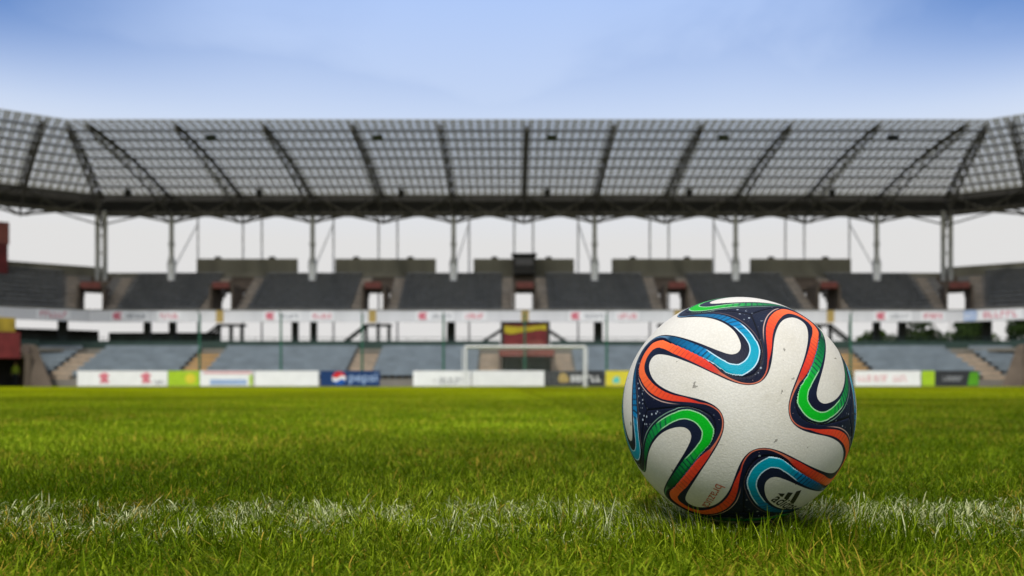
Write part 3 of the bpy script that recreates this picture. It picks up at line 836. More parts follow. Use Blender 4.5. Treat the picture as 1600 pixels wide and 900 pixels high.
    # ---- concourse pillars and stair frames
    pil = {0: [(-2.5*S-.8, .5), (-2.5*S+1.3, .5), (-1.5*S-.75, .5), (-1.5*S+.8, .5), (-.5*S, .68), (.5*S, .68), (1.5*S-.8, .5), (1.5*S+.75, .5), (2.5*S-1.3, .5), (2.5*S+.8, .5)],
           -1: [(-3.4, .7), (-12, .6), (-20, .6)], 1: [(3.4, .7), (12, .6), (20, .6)]}[side]
    for x, w_ in pil:
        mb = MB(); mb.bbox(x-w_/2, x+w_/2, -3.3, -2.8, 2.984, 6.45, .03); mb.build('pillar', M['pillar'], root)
    if side == 0:
        for k in (-2, -1, 1, 2):
            s = 1 if k > 0 else -1; c = k*S
            mb = MB()
            for dx in (-.95, .05, .95): mb.box(c+dx-.13, c+dx+.13, -3.2, -2.95, 2.984, 5.02)
            mb.box(c-1.1, c+1.1, -3.25, -2.2, 5.023, 5.20)
            a, b = c + s*1.0, c + s*3.5
            for yy in (-3.2, -2.3): mb.add([(a, yy, 5.0), (b, yy, 3.0), (b+s*.35, yy, 3.0), (a, yy, 5.22), (a, yy+.07, 5.0), (b, yy+.07, 3.0), (b+s*.35, yy+.07, 3.0), (a, yy+.07, 5.22)],
                       [(0,1,2,3),(7,6,5,4),(0,4,5,1),(1,5,6,2),(2,6,7,3),(3,7,4,0)])
            for q in range(10):
                t = (q+.5)/10; xx = a+(b-a)*t; zz_ = 5.0-2.0*t
                mb.box(xx-.14, xx+.14, -3.12, -2.3, zz_-.02, zz_+.03)
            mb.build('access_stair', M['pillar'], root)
        for s in (-1, 1):
            mb = MB(); a, b = s*1.9, s*4.4
            for yy in (-3.4, -2.5): mb.add([(a, yy, 4.6), (b, yy, 3.0), (b+s*.35, yy, 3.0), (a, yy, 4.85), (a, yy+.07, 4.6), (b, yy+.07, 3.0), (b+s*.35, yy+.07, 3.0), (a, yy+.07, 4.85)],
                       [(0,1,2,3),(7,6,5,4),(0,4,5,1),(1,5,6,2),(2,6,7,3),(3,7,4,0)])
            mb.build('access_stair', M['pillar'], root)
        # players' tunnel in the middle of the lower tier
        tn = MB()
        for s in (-1, 1): tn.box(s*1.9-.12, s*1.9+.12, -13.3, LOW_END, -.02, 2.32)
        tn.box(-2.02, 2.02, -13.3, LOW_END, 2.323, 2.62)
        t = tn.build('tunnel', M['walkway'], root)
        h = MB(); h.bbox(-1.95, 1.95, -13.42, -13.31, 2.16, 2.64, .02); h.build('header_board', M['red'], t)
        d = MB(); d.box(-1.77, 1.77, -11.2, -11.1, 0, 2.31)
        for k in range(1, 6): d.box(-1.77+k*.6-.02, -1.77+k*.6+.02, -11.24, -11.203, 0, 2.3)
        d.build('gate', M['green_dark'], t)
        # dark camera cabin on the last rows in the middle
        cb_ = MB(); cb_.bbox(-.95, .95, -.5, 1.2, 9.7, 11.35, .03)
        c = cb_.build('camera_cabin', M['dark'], root)
        g_ = MB(); g_.box(-.75, .75, -.53, -.505, 10.45, 11.05); g_.build('window', M['glasspane'], c)
        r_ = MB(); r_.bbox(-1.1, 1.1, -.75, 1.25, 11.353, 11.45, .02); r_.build('cabin_roof', M['black'], c)
    elif side < 0:
        # kiosk wall under the upper tier of the left corner and around it
        k_ = MB(); k_.box(-7.5, -.4, -1.2, -.9, 2.984, 4.75)
        for i in range(5): k_.box(-7.2+i*1.4, -6.2+i*1.4, -1.26, -1.203, 3.3, 4.5)
        k_.build('kiosk_wall', M['dark'], root)
    if side == 0:
        k_ = MB(); k_.box(-35.5, -26.2, -1.2, -.9, 2.984, 4.6)
        for i in range(6): k_.box(-35+i*1.5, -34+i*1.5, -1.26, -1.203, 3.3, 4.35)
        k_.build('kiosk_wall', M['dark'], root)
    if side != 0:
        # tunnel portal in the corner of the lower tier
        s = side; xc = s*9.3
        p = MB()
        for q in (-1, 1): p.box(xc+q*2.35-.18, xc+q*2.35+.18, -13.4, -7.5, -.02, 2.0)
        p.box(xc-2.53, xc+2.53, -13.4, -7.5, 2.003, 2.3)
        pr_ = p.build('tunnel', M['walkway'], root)
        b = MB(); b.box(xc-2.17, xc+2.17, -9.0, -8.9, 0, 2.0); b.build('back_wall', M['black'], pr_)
        f = MB(); f.bbox(xc-(2.5 if s < 0 else 1.9), xc+(1.9 if s < 0 else 2.5), -13.62, -13.41, 1.95, 3.75, .03); f.build('header_board', M['dark_red'], pr_)
        f = MB(); f.bbox(xc-(2.4 if s < 0 else 1.6), xc+(1.6 if s < 0 else 2.4), -13.60, -13.42, 3.753, 4.75, .03); f.build('sign_board', M['dark_yellow'], pr_)
        # flank wall sloping down towards the pitch
        e0 = xc - s*2.55
        ww = MB(); ww.add([(e0, -13.6, 0), (e0, -7.2, 0), (e0, -7.2, 3.2), (e0, -12.9, 2.9), (e0-s*1.3, -13.6, 0), (e0-s*1.3, -7.2, 0), (e0-s*.6, -7.2, 3.2), (e0-s*.4, -12.9, 2.9)],
               [(0,1,2,3),(4,7,6,5),(0,3,7,4),(1,5,6,2),(2,6,7,3),(0,4,5,1)])
        ww.build('flank_wall', M['walkway'], root)
    return root

def roof_z(y):
    t = (y + 15)/14.8
    return 18.55 + (16.62-18.55)*t + .38*math.sin(PI*t)

glaz = bpy.data.materials.new('roof_polycarbonate'); glaz.use_nodes = True
nt = glaz.node_tree; N = nt.nodes; L = nt.links; out = N['Material Output']; N.remove(N['Principled BSDF'])
tr = N.new('ShaderNodeBsdfTransparent'); tr.inputs['Color'].default_value = (.35, .345, .31, 1)
tl = N.new('ShaderNodeBsdfTranslucent'); tl.inputs['Color'].default_value = (.16, .15, .105, 1)
df = N.new('ShaderNodeBsdfDiffuse')
tcg = N.new('ShaderNodeTexCoord'); ng = N.new('ShaderNodeTexNoise'); ng.inputs['Scale'].default_value = .8; ng.inputs['Detail'].default_value = 5
L.new(tcg.outputs['Object'], ng.inputs['Vector'])
rg = N.new('ShaderNodeValToRGB'); rg.color_ramp.elements[0].color = (.06, .06, .05, 1); rg.color_ramp.elements[1].color = (.15, .147, .125, 1)
L.new(ng.outputs['Fac'], rg.inputs['Fac']); L.new(rg.outputs[0], df.inputs['Color'])
ma = N.new('ShaderNodeMixShader'); ma.inputs['Fac'].default_value = .5; L.new(tl.outputs[0], ma.inputs[1]); L.new(df.outputs[0], ma.inputs[2])
mb_ = N.new('ShaderNodeMixShader'); mb_.inputs['Fac'].default_value = .60; L.new(tr.outputs[0], mb_.inputs[1]); L.new(ma.outputs[0], mb_.inputs[2])
L.new(mb_.outputs[0], out.inputs['Surface'])

def truss(mb, xa, xb, ya=-14.9, yb=.2, n=7, deep=1.0):
    """three-chord lattice rib under the glazing, from the front edge back to the column line"""
    def pt(t, dx, dz):
        y = ya + (yb-ya)*t; x = xa + (xb-xa)*t
        return Vector((x+dx, y, roof_z(min(y, -.2)) - .30 - dz))
    dep = lambda t: (.35 + 1.25*t**.9)*deep
    T = [[pt(i/n, s*.13, 0) for i in range(n+1)] for s in (-1, 1)]
    Bt = [pt(i/n, 0, dep(i/n)) for i in range(n+1)]
    for i in range(n):
        for c in T: mb.tube(c[i], c[i+1], .08, n=6)
        mb.tube(Bt[i], Bt[i+1], .10, n=6)
        for q, c in enumerate(T):
            mb.tube(c[i], Bt[i], .036, n=5); mb.tube(Bt[i], c[i+1], .036, n=5)
        mb.tube(T[0][i], T[1][i+1], .035, n=5)
    mb.tube(Bt[n], Bt[n] + Vector((0, 0, -.6)), .10, n=6)

def build_roof(side, label):
    root = root_at('stadium_roof', side); tag(root, label, 'roof', 'roofs over the stands', 'thing')
    NR = 8; ry = [-15 + 14.8*i/NR for i in range(NR+1)]
    gap = .055
    mb = MB(); pu = MB()
    for i in range(NR):
        y0, y1 = ry[i]+gap, ry[i+1]-gap
        for hh in range(2):
            ya, yb = (y0, (y0+y1)/2-.034) if hh == 0 else ((y0+y1)/2+.034, y1)
            l0, r0 = xlim(side, ya); l1, r1 = xlim(side, yb)
            step_ = S/20
            k0, k1 = int(math.floor(min(l0, l1)/step_)), int(math.ceil(max(r0, r1)/step_))
            for k in range(k0, k1):
                xa, xb = k*step_+.036, (k+1)*step_-.036
                a0, b0 = max(xa, l0), min(xb, r0); a1, b1 = max(xa, l1), min(xb, r1)
                if b0-a0 < .02 or b1-a1 < .02: continue
                mb.add([(a0, ya, roof_z(ya)), (b0, ya, roof_z(ya)), (b1, yb, roof_z(yb)), (a1, yb, roof_z(yb))], [(0, 1, 2, 3)])
    mb.build('glazing', glaz, root)
    for i in range(NR+1):
        for q in range(2):
            y = ry[i] + q*.925
            if y > -.1 or (i == 0 and q == 0): continue
            l, r = xlim(side, y); z = roof_z(y) - (.03 if q == 0 else .02)
            if q == 0: pu.wedge(l, r, l, r, y-.07, y+.07, z-.20, z-.02)
    pu.build('purlins', M['steel'], root)
    l, r = xlim(side, -15.05); e = MB(); e.tube((l, -15.03, 18.54), (r, -15.03, 18.54), .025, n=8); e.build('front_edge', M['steel_pale'], root)
    # deep rear beam: dark sheeting, chords and lattice in front of it
    bz0, bz1 = 14.98, 16.6
    mb = MB(); piece(mb, side, -99, 99, .45, 1.9, bz0+.1, bz1); mb.build('rear_sheeting', M['dark'], root)
    mb = MB(); l, r = xlim(side, 0)
    for z in (bz0, bz1-.05): mb.tube((l, 0, z), (r, 0, z), .13, n=8)
    q = S/4; k0, k1 = int(math.ceil(l/q)), int(math.floor(r/q))
    for k in range(k0, k1):
        a, b = (k*q, (k+1)*q)
        za, zb = (bz0, bz1) if k % 2 else (bz1, bz0)
        mb.tube((a, 0, za), (b, 0, zb), .07, n=6)
        mb.tube(((a+b)/2, .1, bz0), ((a+b)/2, .1, bz1), .045, n=6)
    mb.build('rear_beam', M['steel'], root)
    # ribs, struts, columns
    ks = {0: range(-5, 6), -1: (-3, -2, -1), 1: (1, 2, 3)}[side]
    for k in ks:
        x = k*S/2; t = MB(); 
        if side == 0: truss(t, x, x)
        else: truss(t, x - side*0.0, x)
        t.build('truss', M['steel'], root)
        st = MB()
        jz = 14.25
        for s in (-1, 1):
            st.tube((x, 0, jz), (x + s*q, 0, bz0-.1), .105, n=6)
            st.tube((x, 0, jz), (x + s*q*.45, .3, bz0), .075, n=5); st.tube((x + s*q*.5, 0, (jz+bz0-.1)/2), (x + s*q*.72, 0, bz0), .05, n=5)
        st.tube((x-.55, 0, jz+.02), (x+.55, 0, jz+.02), .09, n=6)
        st.build('bracket', M['steel'], root)
    cols = {0: [(k+.5)*S for k in range(-3, 3)], -1: [-S, -2*S+3], 1: [S, 2*S-3]}[side]
    for x in cols:
        c = MB(); c.tube((x, 0, 10.6), (x, 0, 14.3), .20, .20, 12); c.tube((x, 0, 12.2), (x, 0, 12.45), .27, n=12)
        c.tube((x, 0, 14.3), (x, 0, 15), .26, .12, 12); c.tube((x, 0, 10.63), (x, 0, 11.3), .38, .21, 12)
        o = c.build('column', M['steel_pale'], root)
        f = MB(); f.tube((x, 0, 8.95), (x, 0, 10.62), .30, .39, 12); f.build('column_foot', M['white'], o)
        inn = -1 if x > 0 else 1
        if side == 0:
            d = MB(); d.tube((x + inn*1.15, 3.0, 14.6), (x + inn*.1, .2, 10.2), .06, n=6); d.build('stay', M['post'], o)
    if side == 0:
        for k in range(-2, 3):
            for dx in (-.85, .85):
                p = MB(); p.tube((k*S+dx, 3.0, 0), (k*S+dx, 3.0, 15.6), .085, n=8); p.build('rear_post', M['post'], root)
        for k in range(-3, 3):
            x = (k+.5)*S; inn = -1 if x > 0 else 1
            p = MB(); p.tube((x+inn*1.2, 3.0, 0), (x+inn*1.2, 3.0, 15.6), .085, n=8); p.build('rear_post', M['post'], root)
        # heavier ribs and double columns where the roof turns the corner
        for s in (-1, 1):
            t = MB(); truss(t, s*(BEND-15*TB), s*BEND, deep=1.25); t.build('truss', M['steel'], root)
            c = MB()
            for dx in (-.32, .32): c.tube((s*BEND+dx, 0, 8.9), (s*BEND+dx, 0, 15.2), .21, n=12)
            for z in (10, 11.5, 13): c.box(s*BEND-.3, s*BEND+.3, -.06, .06, z, z+.12)
            o = c.build('column', M['steel_pale'], root)
            st = MB(); jz = 14.0
            st.tube((s*BEND, 0, jz), (s*(BEND-q*1.2), 0, bz0-.1), .07, n=6)
            st.tube((s*BEND, 0, jz), (s*(BEND+q*1.1), -q*.75, bz0-.1), .07, n=6)
            st.build('bracket', M['steel'], root)
    return root

for sd_, lb in ((0, 'straight two-tier stand behind the goal with charcoal upper and grey-blue lower seats'),
                (-1, 'left corner stand angled towards the pitch beside the dark red tunnel portal'),
                (1, 'right corner stand angled towards the pitch with green trees behind it')):
    build_stand(sd_, lb)
for sd_, lb in ((0, 'long straight grey translucent roof on lattice ribs over the stand behind the goal'),
                (-1, 'translucent roof wing turning forward over the left corner stand'),
                (1, 'translucent roof wing turning forward over the right corner stand')):
    build_roof(sd_, lb)
# rest of the bowl, out of view: stand copies added to block low light
for o in [o for o in C.objects if o.parent is None and o.name in ('grandstand', 'stadium_roof')]:
    for loc_, rz_, where in (((-57.0, 16.0, 0), PI/2, 'along the left touchline'), ((57.0, 16.0, 0), -PI/2, 'along the right touchline'), ((0, -78.0, 0), PI, 'behind the far goal, at the photographer\'s back')):
        c = copy_tree(o); c.location = loc_; c.rotation_euler.z = rz_
        c['label'] = ('unseen two-tier stand ' if o.name == 'grandstand' else 'unseen long translucent roof ') + where

# ------------------------------------------------------------------ floodlights and loudspeakers hung under the roof
ORD = ['first', 'second', 'third', 'fourth', 'fifth', 'sixth', 'seventh', 'eighth', 'ninth', 'tenth', 'eleventh', 'twelfth', 'thirteenth']
def floodlight():
    t = empty('floodlight')
    mb = MB(); mb.bbox(-.62, .62, -.24, .24, -.27, .25, .05); mb.build('housing', M['black'], t)
    g_ = MB(); g_.box(-.54, .54, -.262, -.243, -.22, .20); g_.build('lens', M['glasspane'], t)
    b = MB(); b.tube((-.5, 0, .25), (-.5, 0, .95), .035, n=6); b.tube((.5, 0, .25), (.5, 0, .95), .035, n=6); b.build('bracket', M['black'], t)
    return t
f0 = floodlight()
for i, px in enumerate((330, 590, 862, 1130, 1395)):
    o = f0 if i == 0 else copy_tree(f0)
    o.location = ((px-800)/F_PX*62, 62, zpx(215, 62)); o.rotation_euler.x = math.radians(18); o.scale = (.6, .8, .8)
    tag(o, ['dark floodlight box under the roof edge, leftmost of five', 'dark floodlight box under the roof edge, second from the left', 'dark floodlight box under the roof edge, just right of its middle rib',
            'dark floodlight box under the roof edge, second from the right', 'dark floodlight box under the roof edge, rightmost of five'][i], 'floodlight', 'floodlights under the front of the roof')
def speaker():
    t = empty('loudspeaker')
    mb = MB(); mb.bbox(-.38, .38, -.3, .3, -.45, .45, .05); mb.build('cabinet', M['black'], t)
    g_ = MB(); g_.box(-.31, .31, -.325, -.303, -.38, .38); g_.build('grille', M['dark'], t)
    b = MB(); b.tube((0, 0, .45), (0, 0, 1.3), .04, n=6); b.build('hanger', M['black'], t)
    return t
s0 = speaker()
for i, px in enumerate((200, 405, 627, 855, 1077, 1300)):
    o = s0 if i == 0 else copy_tree(s0)
    o.location = ((px-800)/F_PX*73.5, 73.5, zpx(301, 73.5)); o.scale = (.62, .62, .62)
    tag(o, 'black loudspeaker hanging in front of the dark rear roof beam, %s from the left' % ORD[i], 'loudspeaker', 'loudspeakers along the rear roof beam')

# ------------------------------------------------------------------ prints on the white rim of the upper tier
def strokes(mb, x0, x1, y, z0, z1, n, r_):
    """a line of lettering too blurred to read: close-set upright strokes with bars"""
    wv = (x1-x0)/n
    for i in range(n):
        a = x0 + i*wv
        mb.box(a+wv*.12, a+wv*.34, y, y+.02, z0, z1)
        k = r_.choice((0, 1, 2))
        if k != 1: mb.box(a+wv*.34, a+wv*.86, y, y+.02, z1-(z1-z0)*.24, z1)
        if k != 0: mb.box(a+wv*.34, a+wv*.86, y, y+.02, z0, z0+(z1-z0)*.24)
        if k == 2: mb.box(a+wv*.64, a+wv*.86, y, y+.02, z0+(z1-z0)*.24, z1-(z1-z0)*.24)
FY = D0 - 5.72
rs = random.Random(3)
for i, k in enumerate(range(-2, 3)):
    t = empty('pennant', (X0 + k*S, FY, 0)); tag(t, 'small gold banner on the white upper-tier rim, %s of five from the left' % ORD[i], 'banner', 'gold banners on the upper-tier rim')
    mb = MB(); mb.bbox(-.30, .30, -.035, -.006, 5.12, 6.12, .008); mb.build('cloth', M['gold'], t)
    mb = MB(); mb.tube((-.33, -.045, 6.14), (.33, -.045, 6.14), .025, n=6); mb.build('batten', M['steel'], t)
for i, k in enumerate(range(-3, 3)):
    x = X0 + (k + .335)*S
    t = empty('rim_banner', (x, FY, 0)); tag(t, 'white rim banner with a red emblem and grey lettering, %s of six from the left' % ORD[i], 'banner', 'emblem banners on the upper-tier rim')
    mb = MB(); mb.bbox(-.6, 2.4, -.03, -.006, 5.24, 6.05, .008); mb.build('sheet', M['b_white'], t)
    mb = MB(); mb.prism([(-.38, 5.4), (0, 5.36), (.34, 5.45), (.10, 5.66), (.36, 5.9), (-.1, 5.95), (-.42, 5.85)], -.05, -.034); mb.build('emblem', M['redlogo'], t)
    mb = MB(); strokes(mb, .6, 2.2, -.052, 5.48, 5.80, 9, rs); mb.build('lettering', M['greytext'], t)
for i, k in enumerate(range(-3, 3)):
    x = X0 + (k + .67)*S
    t = empty('rim_banner', (x, FY, 0)); tag(t, 'white rim banner with a red word on it, %s of six from the left' % ORD[i], 'banner', 'red-lettered banners on the upper-tier rim')
    mb = MB(); mb.bbox(-.95, .95, -.03, -.006, 5.24, 6.05, .008); mb.build('sheet', M['b_white'], t)
    mb = MB(); strokes(mb, -.75, .75, -.052, 5.46, 5.84, 6, rs); mb.build('lettering', M['redlogo'], t)
def corner_banner(side, v, wd, mt, label):
    a = math.radians(-35*side); c_, s_ = math.cos(a), math.sin(a); lx_, ly_ = side*v, -5.72
    t = empty('rim_banner', (X0 + side*BEND + lx_*c_ - ly_*s_, D0 + lx_*s_ + ly_*c_, 0), a); tag(t, label, 'banner')
    mb = MB(); mb.bbox(-wd/2, wd/2, -.03, -.006, 5.24, 6.05, .008); mb.build('sheet', M['b_white'] if mt == 'redlogo' else M[mt], t)
    mb = MB(); strokes(mb, -wd*.4, wd*.4, -.052, 5.42, 5.88, 6, rs); mb.build('lettering', M['redlogo'] if mt == 'redlogo' else M['b_white'], t)
corner_banner(1, 4.6, 3.0, 'redlogo', 'red-lettered banner on the rim of the right corner stand')
corner_banner(1, 2.5, .9, 'b_blue', 'pale blue banner on the rim of the right corner stand')
corner_banner(-1, 4.4, 2.4, 'redlogo', 'red-lettered banner on the rim of the left corner stand')

# ------------------------------------------------------------------ red and yellow billboard in the middle of the concourse
t = empty('billboard', (X0, D0-6.6, 0)); tag(t, 'yellow and red billboard in a dark frame under the middle of the upper tier', 'billboard')
mb = MB(); mb.box(-1.85, 1.85, .0, .06, 3.0, 5.12); mb.build('panel', M['dark_red'], t)
mb = MB()
for xa, xb, za, zb in ((-1.95, 1.95, 5.0, 5.14), (-1.95, -1.70, 3.0, 5.0), (1.70, 1.95, 3.0, 5.0)): mb.box(xa, xb, -.12, -.003, za, zb)
mb.build('frame', M['dark'], t)
mb = MB(); pts = []
for i in range(13):
    x = -1.65 + 3.3*i/12; pts.append((x, 4.82 - .10*math.sin(i*.35)))
for i in range(13):
    x = 1.65 - 3.3*i/12; pts.append((x, 4.45 - .30*math.exp(-((x+.9)/.9)**2) + .05*math.sin(i)))
mb.prism(pts, -.04, -.004); mb.build('yellow_swoosh', M['b_mustard'], t)
mb = MB(); pts = [(-1.65, 3.05), (1.65, 3.05), (1.65, 3.35)] + [(1.65-3.3*i/10, 3.42 + .28*math.exp(-((1.65-3.3*i/10-.9)/.7)**2)) for i in range(1, 11)]
mb.prism(pts, -.045, -.004); mb.build('red_wave', M['red'], t)

# dark red board at the left end of the upper tier
t = empty('scoreboard', (-42.0, 70.2, 0), math.radians(30)); tag(t, 'dark red board on a post at the far left of the upper tier', 'scoreboard')
mb = MB(); mb.bbox(-1.6, 1.0, -.2, .2, 11.6, 13.4, .04); mb.build('panel', M['red'], t)
mb = MB(); mb.bbox(-1.5, .9, -.18, .18, 9.2, 11.58, .04); mb.build('lower_panel', M['dark_red'], t)
mb = MB(); mb.tube((-.9, .1, 8.0), (-.9, .1, 9.22), .12); mb.tube((.4, .1, 8.0), (.4, .1, 9.22), .12); mb.build('post', M['steel'], t)

# ------------------------------------------------------------------ advertising boards along the goal line
BD = 58.0
def bx_(px): return (px-800)/F_PX*BD
def board(p0, p1, m_, label, deco=None, z1=1.07):
    x0, x1 = bx_(p0), bx_(p1); c = (x0+x1)/2; hw = (x1-x0)/2
    t = empty('advertising_board', (c, BD, 0)); tag(t, label, 'advertising board', 'advertising boards along the goal line')
    mb = MB(); mb.bbox(-hw+.02, hw-.02, 0, .06, .05, z1, .012); mb.build('panel', m_, t)
    f = MB()
    for s in (-1, 1):
        f.tube((s*hw*.8, .10, z1*.9), (s*hw*.8, .75, .0), .025, n=6); f.tube((s*hw*.8, .09, 0), (s*hw*.8, .09, z1), .025, n=6)
    f.build('support', M['steel'], t)
    if deco: deco(t, hw, z1)
    return t
def disc(cx, cz, r, n=28): return [(cx + r*math.cos(2*PI*i/n), cz + r*math.sin(2*PI*i/n)) for i in range(n)]
def flat_part(t, name, m_, *polys, y=-.014):
    mb = MB()
    for p in polys: mb.prism(p, y, y+.012)
    return mb.build(name, m_, t)
def d_red2(t, hw, z1):
    for x in (-hw+1.85, hw-1.45):
        mb = MB(); mb.prism([(x-.32, .25), (x+.36, .28), (x+.18, .55), (x+.34, .8), (x, .98), (x-.38, .78), (x-.2, .5)], -.014, -.002); mb.build('emblem', M['redlogo'], t)
    mb = MB(); strokes(mb, hw-.95, hw-.15, -.014, .18, .42, 5, rs); mb.build('lettering', M['greytext'], t)
def d_lime(t, hw, z1):
    flat_part(t, 'pale_disc', M['b_yellow'], disc(hw-.62, .55, .36))
def d_pinkblue(t, hw, z1):
    flat_part(t, 'pink_band', M['pink'], [(-hw+.25, .88), (hw-.1, .88), (hw-.1, 1.02), (-hw+.25, 1.02)])
    flat_part(t, 'blue_band', M['b_blue'], [(-hw+.7, .14), (hw-.45, .14), (hw-.45, .5), (-hw+.7, .5)])
    flat_part(t, 'lime_edge', M['b_lime'], [(hw-.28, .1), (hw-.06, .1), (hw-.06, .8), (hw-.28, .8)])
def d_pepsi(t, hw, z1):
    cx, cz, r = -hw+1.28, .57, .46
    flat_part(t, 'logo_disc', M['b_white'], disc(cx, cz, r), y=-.014)
    up = []; n = 20
    wave = lambda u, o: cz + o + .09*math.sin(u*PI*1.1)
    def cap(sign, o):
        us = [u/12*2-1 for u in range(13)]
        line = [(cx+u*r*.98, wave(u, o)) for u in us]
        line = [(x, z) for x, z in line if (x-cx)**2 + (z-cz)**2 < (r*.985)**2]
        a0 = math.atan2(line[-1][1]-cz, line[-1][0]-cx); a1 = math.atan2(line[0][1]-cz, line[0][0]-cx)
        if sign > 0:
            if a1 < a0: a1 += 2*PI
        else:
            if a1 > a0: a1 -= 2*PI
        arc = [(cx+r*.985*math.cos(a0+(a1-a0)*i/14), cz+r*.985*math.sin(a0+(a1-a0)*i/14)) for i in range(15)]
        return line + arc
    flat_part(t, 'logo_red', M['logo_red'], cap(1, .10), y=-.027)
    flat_part(t, 'logo_blue', M['logo_blue'], cap(-1, -.13), y=-.027)
    word(t, 'pepsi', cx+r+.22, hw-.2, .36, M['b_blue'])
def word(t, s, xa, xb, z, m_, name='lettering'):
    vv, ff = text_mesh(s, .01)
    x0 = min(v.x for v in vv); x1 = max(v.x for v in vv); k = (xb-xa)/(x1-x0)
    mb = MB(); mb.add([(xa+(v.x-x0)*k, -.008, z+v.y*k*.9) for v in vv], ff); mb.build(name, m_, t)
def d_grey(t, hw, z1):
    mb = MB(); strokes(mb, -.2, hw-.25, -.014, .2, .62, 9, rs); strokes(mb, -hw+1.4, -.35, -.014, .28, .5, 3, rs); mb.build('lettering', M['greytext'], t)
def d_char(t, hw, z1):
    flat_part(t, 'emblem', M['gold'], [(-hw+.95, .3), (-hw+1.55, .3), (-hw+1.6, .55), (-hw+1.35, .9), (-hw+1.05, .95), (-hw+.85, .6)])
    mb = MB(); strokes(mb, -.3, hw-.25, -.014, .35, .75, 6, rs); mb.build('lettering', M['b_white'], t)
def d_yel(t, hw, z1):
    for poly in ([(-hw+.5, .25), (-hw+.95, .25), (-hw+.95, .62), (-hw+.7, .72), (-hw+.5, .5)], [(-hw+1.5, .25), (-hw+1.85, .25), (-hw+2.0, .7), (-hw+1.7, .62)]): flat_part(t, 'cyan_shape', M['b_cyan'], poly)
def d_pinktext(t, hw, z1):
    mb = MB()
    for q in (-.95, .35): strokes(mb, q, q+.95, -.014, .38, .78, 5, rs)
    strokes(mb, -hw+.2, -1.1, -.014, .38, .78, 3, rs)
    mb.build('lettering', M['pink'], t)
def d_green(t, hw, z1):
    flat_part(t, 'green_patch', M['b_green'], [(hw-.8, .1), (hw-.05, .1), (hw-.05, .98), (hw-.62, .98)])
    mb = MB(); strokes(mb, -hw+.5, hw-1.1, -.014, .4, .7, 6, rs); mb.build('lettering', M['greytext'], t)
for a, b, mt, lb, d in [
    (120, 262, 'b_white', 'white advertising board with two red emblems, leftmost of the boards', d_red2),
    (262, 312, 'b_lime', 'narrow lime green advertising board with a pale disc on the left side', d_lime),
    (312, 396, 'b_white', 'white advertising board with a pink top band and a pale blue lower band', d_pinkblue),
    (397, 498, 'b_white', 'blank white advertising board directly left of the navy one', None),
    (500, 594, 'b_navy', 'navy advertising board with a red, white and blue round logo', d_pepsi),
    (645, 736, 'b_white', 'white advertising board with grey lettering in front of the left goalpost', d_grey),
    (737, 851, 'b_white', 'blank white advertising board behind the middle of the goal mouth', None),
    (852, 945, 'b_char', 'charcoal advertising board with a gold emblem by the right goalpost', d_char),
    (946, 1042, 'b_yellow', 'yellow advertising board with cyan shapes just left of the football', d_yel),
    (1335, 1439, 'b_white', 'white advertising board with pink lettering just right of the football', d_pinktext),
    (1440, 1461, 'b_lime', 'very narrow lime advertising board on the right side beside the dark one', None),
    (1461, 1530, 'b_char', 'dark advertising board with a green end, rightmost of the boards', d_green)]:
    board(a, b, M[mt], lb, d)

# ------------------------------------------------------------------ goal
GD = 53.4
gx0, gx1 = (727.5-800)/F_PX*GD, (914-800)/F_PX*GD
t = empty('goal', ((gx0+gx1)/2, GD, 0)); tag(t, 'white football goal with a thin net in front of the boards', 'goal'); hw = (gx1-gx0)/2
for s in (-1, 1):
    mb = MB(); mb.tube((s*hw, 0, -.05), (s*hw, 0, 2.44), .06, n=14); mb.build('goalpost', M['white'], t)
mb = MB(); mb.tube((-hw-.06, 0, 2.5), (hw+.06, 0, 2.5), .06, n=14); mb.build('crossbar', M['white'], t)
for s in (-1, 1):
    mb = MB(); mb.tube((s*(hw+.3), 1.9, 0), (s*(hw+.3), 1.9, 2.5), .035, n=8); mb.build('net_support', M['post'], t)
nt_ = MB()
def cord(a, b): nt_.tube(a, b, .006, n=3, smooth=False)
for i in range(38):
    x = -hw + 2*hw*i/37; cord((x, 1.85, .02), (x, 1.85, 2.45)); cord((x, 0, 2.45), (x, 1.85, 2.45))
for i in range(13):
    z = .05 + 2.4*i/12; cord((-hw, 1.85, z), (hw, 1.85, z)); cord((-hw, 0, z), (-hw, 1.85, z)); cord((hw, 0, z), (hw, 1.85, z))
for i in range(10): 
    y = 1.85*i/9; cord((-hw, y, 2.45), (hw, y, 2.45)); cord((-hw, y, .02), (-hw, y, 2.45)); cord((hw, y, .02), (hw, y, 2.45))
nt_.build('net', M['net'], t)

# green poles of the ball-stop net
for i, px in enumerate((312, 439, 566, 693, 820, 948, 1075, 1202, 1329)):
    D = 60.6; x = (px-800)/F_PX*D
    t = empty('net_pole', (x, D, 0)); tag(t, 'slim green pole in front of the seats, %s of nine from the left' % ORD[i], 'pole', 'green net poles behind the goal line')
    mb = MB(); mb.tube((0, 0, -.05), (0, 0, 5.1), .085, .07, 10); mb.build('shaft', M['green_pole'], t)
    mb = MB(); mb.bbox(-.16, .16, -.16, .16, -.02, .06, .02); mb.build('base_plate', M['green_pole'], t)
    mb = MB(); mb.tube((0, 0, 5.1), (.0, -.45, 5.25), .035, n=6); mb.build('arm', M['green_pole'], t)

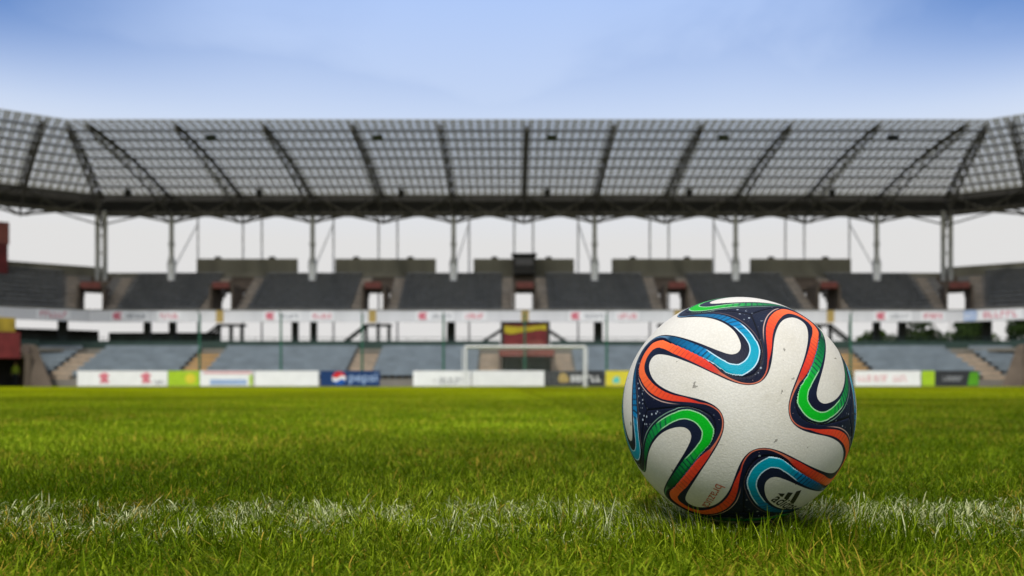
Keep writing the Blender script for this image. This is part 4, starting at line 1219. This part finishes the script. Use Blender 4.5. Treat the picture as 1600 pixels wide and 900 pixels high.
# ------------------------------------------------------------------ steward in the left portal
def person(loc, rz, label):
    J = {'pelvis': (0, 0, .95), 'belly': (0, .01, 1.12), 'chest': (0, .0, 1.34), 'neck': (0, .0, 1.50), 'head0': (0, -.02, 1.60), 'head1': (0, -.01, 1.74)}
    names = list(J); pts = [J[k] for k in names]; rad = [.15, .135, .15, .055, .085, .075]
    ed = [(0, 1), (1, 2), (2, 3), (3, 4), (4, 5)]
    def chain(start, ps, rs_):
        a = start
        for p, r_ in zip(ps, rs_):
            pts.append(p); rad.append(r_); ed.append((a, len(pts)-1)); a = len(pts)-1
    for s in (-1, 1):
        chain(0, [(s*.095, 0, .88), (s*.11, -.02, .50), (s*.12, .01, .10), (s*.13, -.12, .04)], [.088, .06, .045, .035])
        chain(2, [(s*.19, 0, 1.42), (s*.25, .02, 1.14), (s*.26, -.06, .90), (s*.255, -.09, .82)], [.06, .045, .035, .03])
    me = bpy.data.meshes.new('person'); me.from_pydata(pts, ed, []); me.update()
    o = bpy.data.objects.new('person', me); C.objects.link(o)
    sk = o.modifiers.new('skin', 'SKIN'); sk.use_smooth_shade = True
    for v, r_ in zip(me.skin_vertices[0].data, rad): v.radius = (r_, r_*.85)
    me.skin_vertices[0].data[0].use_root = True
    ss = o.modifiers.new('sub', 'SUBSURF'); ss.levels = ss.render_levels = 2
    bpy.context.view_layer.update()
    m2 = bpy.data.meshes.new_from_object(o.evaluated_get(bpy.context.evaluated_depsgraph_get()))
    bpy.data.objects.remove(o)
    m2.materials.clear()
    for k in ('skin', 'trouser', 'vest'): m2.materials.append(M[k])
    for p in m2.polygons:
        z = p.center.z; ax_ = abs(p.center.x)
        p.material_index = 0 if (z > 1.5 or (z < .9 and ax_ > .2)) else (1 if z < .93 else 2)
        p.use_smooth = True
    o = bpy.data.objects.new('person', m2); C.objects.link(o); o.location = loc; o.rotation_euler.z = rz
    tag(o, label, 'person')
    h = MB()
    bm = bmesh.new(); bmesh.ops.create_uvsphere(bm, u_segments=14, v_segments=10, radius=.105)
    for v in bm.verts: v.co = Vector((v.co.x*.92, v.co.y*1.05 + .012, max(v.co.z, -.02)*1.0 + 1.705))
    bm.verts.index_update(); h.add([v.co[:] for v in bm.verts], [[v.index for v in f.verts] for f in bm.faces], True); bm.free()
    h.build('hair', M['hair'], o)
    return o
person((-34.75, 60.5, .0), 0, 'person in a yellow high-visibility vest standing at the dark tunnel opening')
